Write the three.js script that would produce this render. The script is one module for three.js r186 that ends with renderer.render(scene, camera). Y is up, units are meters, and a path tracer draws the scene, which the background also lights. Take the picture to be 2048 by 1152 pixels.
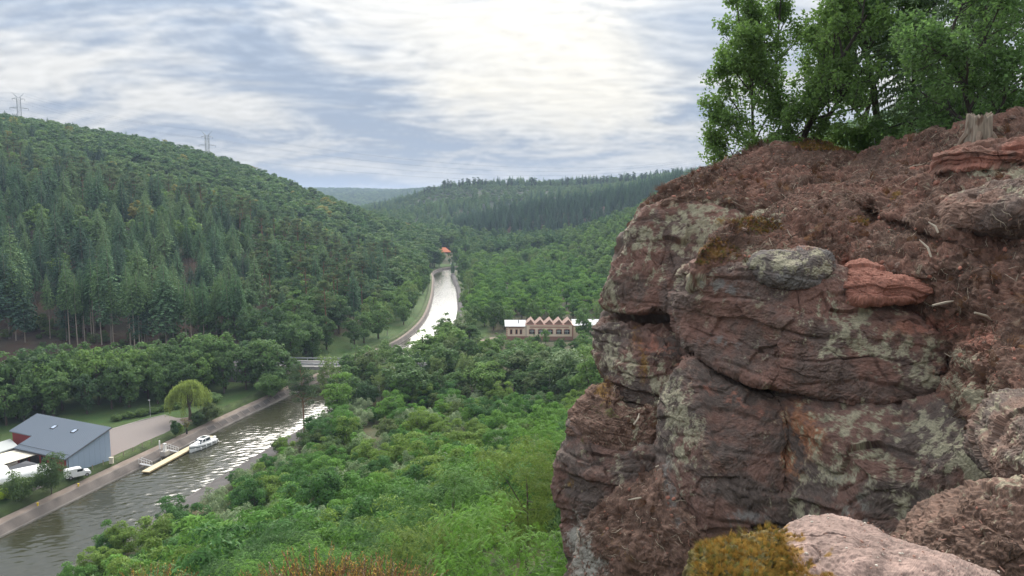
import * as THREE from 'three';
import { createNoise2D, createNoise3D } from 'simplex-noise';
import { mergeGeometries } from 'three/addons/utils/BufferGeometryUtils.js';

// ---------------------------------------------------------------- camera, sky, sun, exposure
const scene = new THREE.Scene();
const camera = new THREE.PerspectiveCamera(40.844, 16 / 9, 0.1, 14000);
camera.position.set(0, 53, 0);
camera.rotation.x = -6.49 * Math.PI / 180;
scene.add(camera);
const renderer = new THREE.WebGLRenderer({ antialias: true });
renderer.toneMapping = THREE.LinearToneMapping;
renderer.toneMappingExposure = 1.85;
renderer.shadowMap.enabled = true;

const rngOf = (seed) => { let s = seed | 0; return () => { s = (s + 0x6d2b79f5) | 0; let t = Math.imul(s ^ (s >>> 15), 1 | s); t = (t + Math.imul(t ^ (t >>> 7), 61 | t)) ^ t; return ((t ^ (t >>> 14)) >>> 0) / 4294967296; }; };
const n3 = createNoise3D(rngOf(11)), n2 = createNoise2D(rngOf(12));
const clamp = (x, a = 0, b = 1) => Math.min(b, Math.max(a, x)), mix = (a, b, t) => a + (b - a) * t;
const sstep = (a, b, x) => { const t = clamp((x - a) / (b - a)); return t * t * (3 - 2 * t); };
const fbm2 = (x, y, o = 4) => { let s = 0, a = 0.5; for (let i = 0; i < o; i++) { s += a * n2(x, y); x = x * 2.03 + 17.1; y = y * 2.03 - 5.3; a *= 0.5; } return s; };
const fbm3 = (x, y, z, o = 4) => { let s = 0, a = 0.5; for (let i = 0; i < o; i++) { s += a * n3(x, y, z); x = x * 2.03 + 3.7; y = y * 2.03 - 5.3; z = z * 2.03 + 9.1; a *= 0.5; } return s; };

const SUN_AZ = 5 * Math.PI / 180, SUN_EL = 34 * Math.PI / 180;
const sunDir = new THREE.Vector3(Math.sin(SUN_AZ) * Math.cos(SUN_EL), Math.sin(SUN_EL), -Math.cos(SUN_AZ) * Math.cos(SUN_EL));
const sun = new THREE.DirectionalLight(new THREE.Color(1, 0.94, 0.86), 4.2);
sun.name = 'sun'; sun.position.copy(sunDir).multiplyScalar(900); sun.castShadow = true; sun.shadow.radius = 95;
Object.assign(sun.shadow.camera, { left: -600, right: 600, top: 600, bottom: -600, near: 1, far: 3000 }); sun.shadow.mapSize.set(4096, 4096);
scene.add(sun); scene.add(sun.target);

{ // broken high overcast: a grey-blue sheet, brighter streaks, brightest round the hidden sun
  const W = 3072, H = 1536, data = new Float32Array(W * H * 4);
  // streaks and banks of cloud: [azimuth deg, elevation deg, half length, half height, tilt, amount]
  const warm = [[4, 9.5, 6, 3.2], [6, 6.8, 5, 1.8], [1, 12.5, 7, 2], [-3, 8, 3, 1.4]];
  const banks = [[-26, 7.2, 9, 1.5, -0.16, 0.75], [-18, 6, 5, 0.9, -0.2, 0.5], [-17, 10.5, 5.5, 3, -0.5, -0.85], [-9, 6, 7, 1.6, -0.1, -0.7], [-31, 12, 8, 3, 0, -0.35], [-8, 13.6, 9, 2.4, -0.15, 0.85], [1, 11.5, 8, 3, 0.15, 0.6],
    [4, 7.5, 7, 3, 0.1, 0.7], [-12, 2.4, 6, 0.7, -0.12, 0.55], [-4, 3, 7, 1, 0, -0.45], [8, 4.2, 6, 0.9, 0.12, 0.5], [12, 11, 5, 3.4, 0.1, -0.35], [10, 2.2, 6, 0.7, 0.05, 0.4], [-14, 1.4, 9, 0.6, 0, -0.3], [13, 6, 4, 1.5, 0.3, -0.3], [-22, 4.6, 8, 0.9, -0.15, -0.3], [-20, 14.5, 7, 1.8, -0.2, -0.4], [3, 14.6, 4, 1, 0.1, 0.5]];
  for (let row = 0; row < H; row++) {
    const el = ((row + 0.5) / H - 0.5) * Math.PI, y = Math.sin(el), ce = Math.cos(el), eld = el * 180 / Math.PI;
    for (let col = 0; col < W; col++) {
      const o = (row * W + col) * 4; data[o + 3] = 1;
      if (el <= 0) { data[o] = 0.5; data[o + 1] = 0.56; data[o + 2] = 0.64; continue; }
      const a = ((col + 0.5) / W - 0.5) * 2 * Math.PI, x = Math.cos(a) * ce, z = Math.sin(a) * ce;
      const k = 1 / (y + 0.16), px = x * k, pz = z * k;
      const wx = px + 0.25 * n2(px * 0.8 + 4, pz * 0.8), wz = pz + 0.25 * n2(px * 0.8 - 9, pz * 0.8 + 3);
      let d = 0.9 * fbm2(wx * 0.7 + 1.3, wz * 1.1 + 0.4, 3) + 0.5 * fbm2(wx * 2.1 - 3, wz * 3.6, 4);
      const fine = fbm2(wx * 6, wz * 11 + 7, 5), puff = fbm2(px * 4 + 0.5 * n2(px * 2, pz * 3), pz * 9 - 4, 5);
      let az = Math.atan2(x, -z) * 180 / Math.PI;
      if (Math.abs(az) < 60 && eld < 30) for (const [ba, be, l, h, tilt, amt] of banks) {
        const da = az - ba, dx = da / l, dy = (eld - be - tilt * da + 0.5 * n2(az * 0.25, eld * 0.8 + ba)) / h, q = dx * dx + dy * dy;
        if (q < 6) d += amt * Math.exp(-q) * 0.8;
      }
      let wm = 0; if (Math.abs(az) < 40 && eld < 25) for (const [ba, be, l, h] of warm) { const q = ((az - ba) / l) ** 2 + ((eld - be + 0.8 * n2(az * 0.3, eld * 0.7)) / h) ** 2; if (q < 6) wm += Math.exp(-q); }
      const cs = x * sunDir.x + y * sunDir.y + z * sunDir.z, ang = Math.acos(clamp(cs, -1, 1));
      const glow = Math.exp(-ang * ang / 0.03), halo = Math.exp(-ang / 0.35);
      const cover = sstep(-0.85, 0.75, d + 0.25 * fine + 0.28 * puff + 0.35 * wm);
      const grey = [0.27, 0.325, 0.41], white = [0.56, 0.56, 0.55];
      for (let c = 0; c < 3; c++) {
        let v = mix(grey[c], white[c], cover);
        v *= 1 + 0.1 * fine + 0.13 * puff; v += [0.065, 0.05, 0.018][c] * Math.min(1.2, wm) * (0.5 + cover * 0.6 + 0.5 * puff);
        v += [1, 0.95, 0.82][c] * (0.14 * glow * (0.4 + 0.6 * cover) + 0.05 * halo * (0.35 + 0.65 * cover));
        data[o + c] = v * (1 + 2 * y) / 1.55; // overcast: the zenith is brighter than the rim
      }
    }
  }
  const sky = new THREE.DataTexture(data, W, H, THREE.RGBAFormat, THREE.FloatType);
  sky.mapping = THREE.EquirectangularReflectionMapping; sky.magFilter = THREE.LinearFilter; sky.minFilter = THREE.LinearFilter; sky.needsUpdate = true;
  scene.background = sky; scene.environment = sky;
}
scene.fog = new THREE.FogExp2(new THREE.Color(0.56, 0.71, 0.95), 0.00013);

// ---------------------------------------------------------------- helpers
const V = (x, y, z) => new THREE.Vector3(x, y, z);
const used = new Map();
const numbered = (name) => { const k = used.get(name) ?? 0; used.set(name, k + 1); return k ? `${name}_${String(k).padStart(3, '0')}` : name; };
function tag(o, label, category, group, kind) { o.userData.label = label; if (category) o.userData.category = category; if (group) o.userData.group = group; if (kind) o.userData.kind = kind; return o; }
function thing(name, label, category, [x, y, z] = [0, 0, 0], turn = 0, group) { const o = new THREE.Group(); o.name = numbered(name); o.position.set(x, y, z); o.rotation.y = turn; scene.add(o); return tag(o, label, category, group); }
function mesh(name, geometry, material, parent = scene) { const m = new THREE.Mesh(geometry, material); m.name = parent === scene ? numbered(name) : name; m.castShadow = m.receiveShadow = true; parent.add(m); return m; }
function structure(name, geometry, material, label) { const m = mesh(name, geometry, material); m.userData.kind = 'structure'; if (label) m.userData.label = label; return m; }
const C = (r, g, b) => new THREE.Color().setRGB(r, g, b);
const std = (r, g, b, roughness = 0.8, more = {}) => new THREE.MeshStandardMaterial({ color: C(r, g, b), roughness, ...more });

class GB { // triangles with a colour each
  constructor() { this.p = []; this.c = []; }
  tri(a, b, c, col) { this.p.push(a[0], a[1], a[2], b[0], b[1], b[2], c[0], c[1], c[2]); for (let i = 0; i < 3; i++) this.c.push(col[0], col[1], col[2]); return this; }
  quad(a, b, c, d, col) { this.tri(a, b, c, col); return this.tri(a, c, d, col); }
  box(x0, y0, z0, x1, y1, z1, col = [1, 1, 1]) {
    const q = [[x0, y0, z0], [x1, y0, z0], [x1, y1, z0], [x0, y1, z0], [x0, y0, z1], [x1, y0, z1], [x1, y1, z1], [x0, y1, z1]];
    for (const [a, b, c, d] of [[0, 3, 2, 1], [4, 5, 6, 7], [0, 1, 5, 4], [3, 7, 6, 2], [0, 4, 7, 3], [1, 2, 6, 5]]) this.quad(q[a], q[b], q[c], q[d], col);
    return this;
  }
  prism(pts, y0, y1, col = [1, 1, 1]) { // convex plan outline, counter-clockwise from above, between two heights
    const n = pts.length;
    for (let i = 0; i < n; i++) { const a = pts[i], b = pts[(i + 1) % n]; this.quad([a[0], y0, a[1]], [b[0], y0, b[1]], [b[0], y1, b[1]], [a[0], y1, a[1]], col); }
    for (let i = 1; i < n - 1; i++) { this.tri([pts[0][0], y1, pts[0][1]], [pts[i][0], y1, pts[i][1]], [pts[i + 1][0], y1, pts[i + 1][1]], col); this.tri([pts[0][0], y0, pts[0][1]], [pts[i + 1][0], y0, pts[i + 1][1]], [pts[i][0], y0, pts[i][1]], col); }
    return this;
  }
  bar(a, b, w, col = [1, 1, 1], sides = 4, w2 = w) { // a rod from a to b
    return this.tube([a, b], [w, w2], sides, col);
  }
  tube(pts, rad, sides, col) {
    const rings = [];
    for (let i = 0; i < pts.length; i++) {
      const p = pts[i], q = pts[Math.min(i + 1, pts.length - 1)], o = pts[Math.max(i - 1, 0)];
      let dx = q[0] - o[0], dy = q[1] - o[1], dz = q[2] - o[2]; const l = Math.hypot(dx, dy, dz) || 1; dx /= l; dy /= l; dz /= l;
      let ux, uy, uz; if (Math.abs(dy) < 0.9) { ux = dz; uy = 0; uz = -dx; } else { ux = 0; uy = dz; uz = -dy; }
      const ul = Math.hypot(ux, uy, uz) || 1; ux /= ul; uy /= ul; uz /= ul;
      const vx = dy * uz - dz * uy, vy = dz * ux - dx * uz, vz = dx * uy - dy * ux, ring = [];
      for (let s = 0; s < sides; s++) { const a = s / sides * 6.28318, ca = Math.cos(a) * rad[i], sa = Math.sin(a) * rad[i]; ring.push([p[0] + ux * ca + vx * sa, p[1] + uy * ca + vy * sa, p[2] + uz * ca + vz * sa]); }
      rings.push(ring);
    }
    for (let i = 0; i + 1 < rings.length; i++) for (let s = 0; s < sides; s++) { const t = (s + 1) % sides; this.quad(rings[i][s], rings[i][t], rings[i + 1][t], rings[i + 1][s], col); }
    const e = rings[rings.length - 1], f = rings[0];
    for (let s = 1; s < sides - 1; s++) { this.tri(e[0], e[s], e[s + 1], col); this.tri(f[0], f[s + 1], f[s], col); }
    return this;
  }
  build() {
    const g = new THREE.BufferGeometry();
    g.setAttribute('position', new THREE.BufferAttribute(new Float32Array(this.p), 3));
    g.setAttribute('color', new THREE.BufferAttribute(new Float32Array(this.c), 3));
    g.computeVertexNormals();
    return g;
  }
}
const boxG = (x0, y0, z0, x1, y1, z1) => new GB().box(x0, y0, z0, x1, y1, z1).build();

// fine grain shared by ground and rock: grey noise about 0.85 as colour, and the same as relief
function grainTexture(size, seed, lo, hi, scales) {
  const n = createNoise3D(rngOf(seed)), d = new Uint8Array(size * size * 4);
  for (let y = 0; y < size; y++) for (let x = 0; x < size; x++) {
    const a = x / size * 2 * Math.PI, b = y / size * 2 * Math.PI;
    let v = 0, w = 0;
    for (const [f, amp] of scales) { v += amp * n(Math.cos(a) * f + 5, Math.sin(a) * f + Math.cos(b) * f, Math.sin(b) * f); w += amp; }
    const q = Math.round(255 * clamp(mix(lo, hi, 0.5 + 0.5 * v / w * 1.6))), o = (y * size + x) * 4; d[o] = d[o + 1] = d[o + 2] = q; d[o + 3] = 255;
  }
  const t = new THREE.DataTexture(d, size, size); t.wrapS = t.wrapT = THREE.RepeatWrapping; t.magFilter = THREE.LinearFilter; t.minFilter = THREE.LinearMipmapLinearFilter; t.generateMipmaps = true; t.needsUpdate = true; return t;
}
const grain = grainTexture(512, 21, 0.62, 1, [[6, 0.6], [17, 0.8], [40, 1], [80, 0.8]]); grain.colorSpace = THREE.SRGBColorSpace;
const relief = grainTexture(512, 22, 0, 1, [[5, 1], [14, 0.8], [34, 0.6], [75, 0.45]]);

// ---------------------------------------------------------------- the lie of the land
// canal centre line: [x, z, half width]
const CANAL = [[-96, -2, 9.1], [-83.6, -60, 9.1], [-68.1, -131.7, 9.2], [-58.2, -176, 9.1], [-51.8, -204, 8.9], [-41.2, -250, 8], [-33.6, -290, 6.9], [-31.8, -340, 6.5], [-37.5, -431, 6.3], [-45.6, -513, 5.9], [-50, -560, 6], [-44, -590, 6.5], [-20, -606, 6.5], [20, -612, 6.5]];
const canalCurve = new THREE.CatmullRomCurve3(CANAL.map(([x, z]) => V(x, 0, z)), false, 'centripetal');
const CN = 420, canalPts = [];
{
  const p = canalCurve.getSpacedPoints(CN);
  for (let i = 0; i <= CN; i++) {
    const a = p[Math.max(0, i - 1)], b = p[Math.min(CN, i + 1)], dx = b.x - a.x, dz = b.z - a.z, l = Math.hypot(dx, dz);
    // half width by nearest control points
    let w = 0, s = 0; for (const [x, z, h] of CANAL) { const q = 1 / ((x - p[i].x) ** 2 + (z - p[i].z) ** 2 + 60) ** 1.5; w += q * h; s += q; }
    canalPts.push({ x: p[i].x, z: p[i].z, dx: dx / l, dz: dz / l, nx: -dz / l, nz: dx / l, hw: w / s }); // (nx, nz) points to the canal's right bank
  }
}
function canalAt(x, z) { // signed distance to the centre line, positive on the right bank, and the half width there
  let best = 1e9, k = 0;
  for (let i = 0; i <= CN; i += 6) { const c = canalPts[i], d = (c.x - x) ** 2 + (c.z - z) ** 2; if (d < best) { best = d; k = i; } }
  let b2 = 1e9, kk = k; for (let i = Math.max(0, k - 6); i <= Math.min(CN, k + 6); i++) { const c = canalPts[i], d = (c.x - x) ** 2 + (c.z - z) ** 2; if (d < b2) { b2 = d; kk = i; } }
  const c = canalPts[kk], side = (x - c.x) * c.nx + (z - c.z) * c.nz;
  return { d: Math.sign(side || 1) * Math.sqrt(b2), hw: c.hw, i: kk };
}
const HILLS = [ // ground heights: x, z, y
  [-45, -190, 2.5], [-20, -235, 2.5], [0, -282, 3], [36, -300, 3], [-18, -330, 2.5], [-18, -430, 3], [-28, -520, 3], [0, -640, 4], [-60, -660, 5], [-90, -600, 8], [20, -500, 4], [30, -400, 4],
  [62, -300, 8], [120, -300, 30], [66, -420, 10], [74, -500, 17], [98, -550, 32], [122, -600, 44], [166, -650, 66], [283, -700, 98], [220, -450, 85], [200, -300, 55], [420, -700, 120], [450, -300, 90],
  [-20, -760, 7], [-13, -850, 26], [43, -880, 38], [131, -900, 50], [60, -780, 14], [130, -760, 34], [200, -800, 70],
  [-104, -1300, 68], [30, -1300, 70], [148, -1300, 74], [257, -1300, 84], [420, -1300, 100], [-165, -1260, 44], [-200, -1220, 20], [-10, -1000, 12], [60, -1000, 22], [140, -1010, 40], [-10, -1120, 38], [60, -1120, 44], [150, -1130, 60], [-80, -1060, 28], [-90, -940, 10],
  [-140, -225, 7], [-99, -245, 9], [-149, -218, 6], [-165, -310, 30], [-205, -310, 35], [-125, -310, 24], [-95, -310, 14], [-187, -400, 44], [-265, -400, 56], [-135, -400, 31], [-84, -400, 9], [-66, -330, 5], [-64, -470, 6], [-463, -700, 112], [-380, -720, 99], [-293, -750, 81], [-230, -730, 62], [-174, -700, 42], [-111, -650, 20], [-330, -500, 80], [-240, -550, 62], [-150, -520, 28], [-95, -520, 9],
  [-460, -1000, 92], [-300, -1000, 50], [-200, -900, 30], [-240, -1250, 12], [-120, -850, 8], [-700, -500, 140], [-400, -350, 92], [-300, -250, 46], [-250, -150, 12], [-200, -80, 4], [-160, -190, 3], [-110, -200, 2.4], [-120, -150, 2.2], [-110, -100, 2.2], [-120, -40, 3],
  [0, 4, 51.2], [3, -3, 49.8], [-1.8, -7, 48.7], [-2.5, -10.5, 45.5], [-2, -20, 37], [-4, -40, 29.5], [-12, -60, 22.5], [-20, -100, 13], [-25, -150, 5], [-42, -130, 3.4], [-50, -105, 3], [-58, -85, 3.2], [-45, -60, 12], [-30, -30, 28], [-14, -9, 42], [-60, -30, 14], [-40, 0, 32],
  [5, -13, 36], [10, -11, 38], [3, -21, 37], [8, -24, 40], [14, -31, 48], [28, -30, 51], [40, -60, 45], [14, -60, 30], [26, -100, 22], [36, -150, 12], [50, -210, 6], [10, -200, 3], [-20, -190, 2.5], [60, -90, 42], [90, -150, 40], [80, -30, 60], [120, -220, 34], [30, 10, 56], [-20, 20, 48], [100, 60, 70], [-80, 60, 12],
  [-1500, -3500, 70], [-1100, -3500, 92], [-860, -3500, 84], [-700, -3500, 86], [-580, -3450, 70], [-450, -3400, 82], [-330, -3300, 90], [200, -3400, 80], [900, -3400, 90], [-700, -2400, 20], [-200, -2300, 20], [300, -2300, 50], [-1400, -2200, 60], [900, -2200, 90], [-900, -1300, 90], [900, -1200, 110], [-1800, -5200, 70], [0, -5200, 70], [1800, -5200, 70], [-420, -1700, 10], [-100, -1700, 40], [300, -1700, 70],
];
const tps = (() => { // thin-plate surface through those heights, in scaled units
  const S = 300, n = HILLS.length, m = n + 3, A = [], U = (r2) => (r2 > 0 ? 0.5 * r2 * Math.log(r2) : 0), P = HILLS.map(([x, z]) => [x / S, z / S]);
  for (let i = 0; i < n; i++) { const row = new Float64Array(m + 1); for (let j = 0; j < n; j++) row[j] = U((P[i][0] - P[j][0]) ** 2 + (P[i][1] - P[j][1]) ** 2); row[i] += 2e-4; row[n] = 1; row[n + 1] = P[i][0]; row[n + 2] = P[i][1]; row[m] = HILLS[i][2]; A.push(row); }
  for (let k = 0; k < 3; k++) { const row = new Float64Array(m + 1); for (let j = 0; j < n; j++) row[j] = k ? P[j][k - 1] : 1; A.push(row); }
  for (let i = 0; i < m; i++) { let b = i; for (let r = i + 1; r < m; r++) if (Math.abs(A[r][i]) > Math.abs(A[b][i])) b = r; [A[i], A[b]] = [A[b], A[i]]; for (let r = i + 1; r < m; r++) { const q = A[r][i] / A[i][i]; if (q) for (let c = i; c <= m; c++) A[r][c] -= q * A[i][c]; } }
  const w = new Float64Array(m); for (let i = m - 1; i >= 0; i--) { let s = A[i][m]; for (let c = i + 1; c < m; c++) s -= A[i][c] * w[c]; w[i] = s / A[i][i]; }
  return (x, z) => { x /= S; z /= S; let h = w[n] + w[n + 1] * x + w[n + 2] * z; for (let j = 0; j < n; j++) { const dx = x - P[j][0], dz = z - P[j][1], r2 = dx * dx + dz * dz; if (r2 > 0) h += w[j] * 0.5 * r2 * Math.log(r2); } return h; };
})();
// trapezoid sheet: rows by distance, columns spread with it
const GR = 430, GC = 340, rowD = [];
{ let d = -40; for (let i = 0; i <= GR; i++) { rowD.push(d); d += d < 250 ? 1.25 : 1.25 * (1 + (d - 250) / 51); } }
const halfAt = (d) => 120 + Math.max(0, d + 40) * 0.92;
const rowDist = (x0, z0, x1, z1, x, z) => { const dx = x1 - x0, dz = z1 - z0, l = Math.hypot(dx, dz); return ((x - x0) * dz - (z - z0) * dx) / l; };
function groundAt(x, z) {
  let h = tps(x, z);
  if (z < -150 && h < 2) h = 2 + (h - 2) * 0.15;
  if (z > -640) {
    const { d, hw } = canalAt(x, z), e = Math.abs(d) - hw;
    if (e < 30 || (d < 0 && z > -212)) {
      // flat quay on the left bank as far as the road, gentle bank on the right
      if (d < 0 && z > -230) { const far = sstep(52, 80, -d - hw) ; const nearRoad = sstep(-212, -226, z); h = mix(2, h, Math.max(far, nearRoad)); }
      else h = mix(2.1, h, sstep(8, 24, e));
      if (e < 8) h = Math.min(h, mix(-1.2, 1.9, d < 0 ? sstep(2.2, 5.2, e) : sstep(3.5, 6.5, e)));
    }
  }
  if (Math.abs(x - 14) < 30 && Math.abs(z + 296) < 22) h = mix(h, 1.6, 0.92);
  return h;
}
const GRID = new Float32Array((GR + 1) * (GC + 1));
for (let i = 0; i <= GR; i++) for (let j = 0; j <= GC; j++) { const x = (j / GC * 2 - 1) * halfAt(rowD[i]), z = -rowD[i]; GRID[i * (GC + 1) + j] = groundAt(x, z) + (rowD[i] > 30 ? 0.5 * fbm2(x * 0.03, z * 0.03, 3) : 0.2 * fbm2(x * 0.3, z * 0.3, 3)); }
function ground(x, z) { // height of that sheet
  const d = -z; let a = 0, b = GR; while (b - a > 1) { const m = (a + b) >> 1; if (rowD[m] <= d) a = m; else b = m; }
  const t = clamp((d - rowD[a]) / (rowD[a + 1] - rowD[a])), q = (i) => { const f = clamp((x / halfAt(rowD[i]) + 1) / 2 * GC, 0, GC - 0.001), j = Math.floor(f), u = f - j, r = i * (GC + 1); return mix(GRID[r + j], GRID[r + j + 1], u); };
  return mix(q(a), q(a + 1), t);
}
{
  const pos = new Float32Array((GR + 1) * (GC + 1) * 3), col = new Float32Array(pos.length), uv = new Float32Array((GR + 1) * (GC + 1) * 2), idx = [];
  for (let i = 0; i <= GR; i++) for (let j = 0; j <= GC; j++) {
    const k = i * (GC + 1) + j, x = (j / GC * 2 - 1) * halfAt(rowD[i]), z = -rowD[i];
    pos.set([x, GRID[k], z], k * 3); uv.set([x / 3, z / 3], k * 2);
    const g = fbm2(x * 0.06, z * 0.06, 4), g2 = fbm2(x * 0.4 + 9, z * 0.4, 3);
    let c;
    const bank = z > -640 ? canalAt(x, z) : { d: 99, hw: 1 };
    const edge = Math.abs(bank.d) - bank.hw < 17 && z < -215, meadow = edge || bank.d < 0 && z > -215 && -bank.d - bank.hw < 75;
    if (meadow) c = [mix(0.085, 0.12, 0.5 + g2), mix(0.17, 0.2, 0.5 + g), 0.04];
    else if (bank.d > 0 && z > -195 && z < -20) c = [mix(0.08, 0.15, 0.5 + g), mix(0.11, 0.135, 0.5 + g2), 0.045];
    else if (z < -950) c = [mix(0.05, 0.075, 0.5 + g), mix(0.08, 0.1, 0.5 + g2), 0.04];
    else if (x > -75 && z > -760) c = [mix(0.08, 0.13, 0.5 + g), mix(0.09, 0.125, 0.5 + g2), 0.045];
    else c = [mix(0.09, 0.14, 0.5 + g), mix(0.065, 0.09, 0.5 + g2), 0.048];
    col.set(c, k * 3);
    if (i < GR && j < GC) { const a = k, b = k + 1, cc = k + GC + 1, d = cc + 1; idx.push(a, b, d, a, d, cc); }
  }
  const g = new THREE.BufferGeometry(); g.setAttribute('position', new THREE.BufferAttribute(pos, 3)); g.setAttribute('color', new THREE.BufferAttribute(col, 3)); g.setAttribute('uv', new THREE.BufferAttribute(uv, 2)); g.setIndex(idx); g.computeVertexNormals();
  structure('ground', g, new THREE.MeshStandardMaterial({ vertexColors: true, roughness: 1, map: grain, bumpMap: relief, bumpScale: 0.12 }), 'valley ground with meadow, scrub and forest floor');
}

// ---------------------------------------------------------------- canal: water, stone revetments, towpaths, verges
function sweep(i0, i1, prof, colour, wob = 0) { // a strip along the canal; prof: [offset from water edge (+ right bank, - left), height]
  const pos = [], col = [], uv = [], idx = [], n = prof.length;
  for (let i = i0; i <= i1; i++) { const c = canalPts[i]; for (let k = 0; k < n; k++) {
    const [o, y] = prof[k], w = wob * n2(i * 0.35, k * 7), off = Math.sign(o) * c.hw + (o + w) * mix(1, 0.5, sstep(-215, -275, c.z));
    pos.push(c.x + c.nx * off, y, c.z + c.nz * off); const q = colour(c, off, i, k); col.push(...q); uv.push((i * 1.6) / 2, (o + k) / 2);
    if (i < i1 && k < n - 1) { const a = (i - i0) * n + k, b = a + 1, d = a + n, e = d + 1; o > 0 ? idx.push(a, b, e, a, e, d) : idx.push(a, e, b, a, d, e); }
  } }
  const g = new THREE.BufferGeometry(); g.setAttribute('position', new THREE.Float32BufferAttribute(pos, 3)); g.setAttribute('color', new THREE.Float32BufferAttribute(col, 3)); g.setAttribute('uv', new THREE.Float32BufferAttribute(uv, 2)); g.setIndex(idx); g.computeVertexNormals(); return g;
}
const vcol = (roughness, more = {}) => new THREE.MeshStandardMaterial({ vertexColors: true, roughness, ...more });
const stoneMat = vcol(0.95, { map: grain, bumpMap: relief, bumpScale: 0.03 });
const speck = (c, x, z, amt, f = 0.7) => { const q = 1 + amt * fbm2(x * f, z * f, 3); return c.map((v) => v * q); };
{
  // water surface with wind ripples
  const A = 34, pos = [], idx = [], pts = canalCurve.getSpacedPoints(1450), n = pts.length;
  for (let i = 0; i < n; i++) {
    const a = pts[Math.max(0, i - 1)], b = pts[Math.min(n - 1, i + 1)], dx = b.x - a.x, dz = b.z - a.z, l = Math.hypot(dx, dz), c = canalPts[Math.round(i / (n - 1) * CN)];
    for (let k = 0; k <= A; k++) {
      const o = (k / A * 2 - 1) * (c.hw + 0.8), x = pts[i].x - dz / l * o, z = pts[i].z + dx / l * o;
      const gust = 0.55 + 0.6 * sstep(-0.5, 0.5, n2(x * 0.03, z * 0.02)), far = sstep(-230, -330, z);
      const y = gust * mix(1, 0.15, far) * (0.07 * n2(x * 0.55 + z * 0.16, z * 1.05 - x * 0.2) + 0.045 * n2(x * 1.3, z * 2.3 + 4) + 0.024 * n2(x * 2.6, z * 4.4));
      pos.push(x, y - 0.05, z);
      if (i < n - 1 && k < A) { const p = i * (A + 1) + k, q = p + A + 1; idx.push(p, p + 1, q + 1, p, q + 1, q); }
    }
  }
  const g = new THREE.BufferGeometry(); g.setAttribute('position', new THREE.Float32BufferAttribute(pos, 3)); g.setIndex(idx); g.computeVertexNormals();
  structure('canal_water', g, new THREE.MeshPhysicalMaterial({ color: C(0.032, 0.032, 0.017), roughness: 0.14, ior: 1.5 }), 'rippled green brown canal water');
  // left bank: sloped stone revetment with a pale kerb at the waterline, towpath, grass verge
  const last = CN, rock = (base, amt) => (c, off, i, k) => speck(base, c.x + off * c.nx, c.z + off * c.nz, amt);
  structure('canal_bank_left', sweep(0, last, [[-0.02, -0.8], [-0.02, 0.14], [-0.36, 0.16], [-0.4, 0.3], [-1.55, 1.2], [-1.62, 1.3], [-1.9, 1.32], [-1.95, 1.2]], (c, off, i, k) => speck(k <= 2 ? [0.3, 0.27, 0.24] : k < 5 ? [0.2, 0.17, 0.15] : [0.27, 0.23, 0.2], c.x + off, c.z, 0.7, 0.5)), stoneMat, 'sloping stone revetment of the left canal bank');
  structure('towpath', sweep(0, last, [[-1.95, 1.28], [-2.4, 1.36], [-3.4, 1.42], [-3.7, 1.34]], (c, off, i, k) => speck([0.31, 0.245, 0.2], c.x + off, c.z, 0.45, 0.4), 0.06), vcol(1, { map: grain, bumpMap: relief, bumpScale: 0.02 }), 'pinkish gravel towpath beside the canal');
  structure('grass_verge_left', sweep(0, last, [[-3.5, 1.2], [-3.7, 1.52], [-4.3, 1.9], [-5.2, 2.14], [-6.4, 2.1], [-7.2, 1.7]], (c, off, i, k) => speck([0.115, 0.17, 0.045], c.x + off, c.z, 0.8, 0.35), 0.25), vcol(1, { map: grain, bumpMap: relief, bumpScale: 0.15 }), 'rough grass verge along the towpath');
  structure('canal_bank_right', sweep(0, last, [[0.02, -0.8], [0.02, 0.14], [0.4, 0.16], [0.45, 0.3], [2, 1.3], [2.5, 1.35], [2.6, 1.2]], (c, off, i, k) => speck([0.15, 0.135, 0.13], c.x + off, c.z, 0.6, 0.5)), stoneMat, 'grey stone revetment of the right canal bank');
  structure('towpath_right', sweep(0, last, [[2.5, 1.28], [3.2, 1.33], [5, 1.35], [5.4, 1.1]], (c, off, i, k) => speck([0.13, 0.12, 0.115], c.x + off, c.z, 0.4, 0.4), 0.05), vcol(1, { map: grain }), 'grey path on the right canal bank');
  structure('grass_verge_right', sweep(0, last, [[5.2, 1.1], [5.6, 1.45], [7.5, 1.75], [9.5, 1.5]], (c, off) => speck([0.09, 0.115, 0.035], c.x + off, c.z, 0.8, 0.35), 0.25), vcol(1, { map: grain }), 'grass verge on the right canal bank');
}

// ---------------------------------------------------------------- plants: geometry builders (base at the origin, y up)
const leafy = (r, g, b, transmission = 0.35) => new THREE.MeshPhysicalMaterial({ color: C(r * 1.6, g * 1.68, b * 1.45), vertexColors: true, roughness: 1, transmission, thickness: 0, flatShading: true, side: THREE.DoubleSide, specularIntensity: 0.4 });
let _lw; const leafyWhite = () => (_lw ??= leafy(0.633, 0.633, 0.633));
const barkMat = new THREE.MeshStandardMaterial({ vertexColors: true, roughness: 1 });
const dirOf = (rnd) => { const y = rnd() * 2 - 1, a = rnd() * 6.28318, r = Math.sqrt(1 - y * y); return [Math.cos(a) * r, y, Math.sin(a) * r]; };
const nrm = (v) => { const l = Math.hypot(v[0], v[1], v[2]) || 1; return [v[0] / l, v[1] / l, v[2] / l]; };
const crs = (a, b) => [a[1] * b[2] - a[2] * b[1], a[2] * b[0] - a[0] * b[2], a[0] * b[1] - a[1] * b[0]];
const add = (a, b, s = 1) => [a[0] + b[0] * s, a[1] + b[1] * s, a[2] + b[2] * s];
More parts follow.
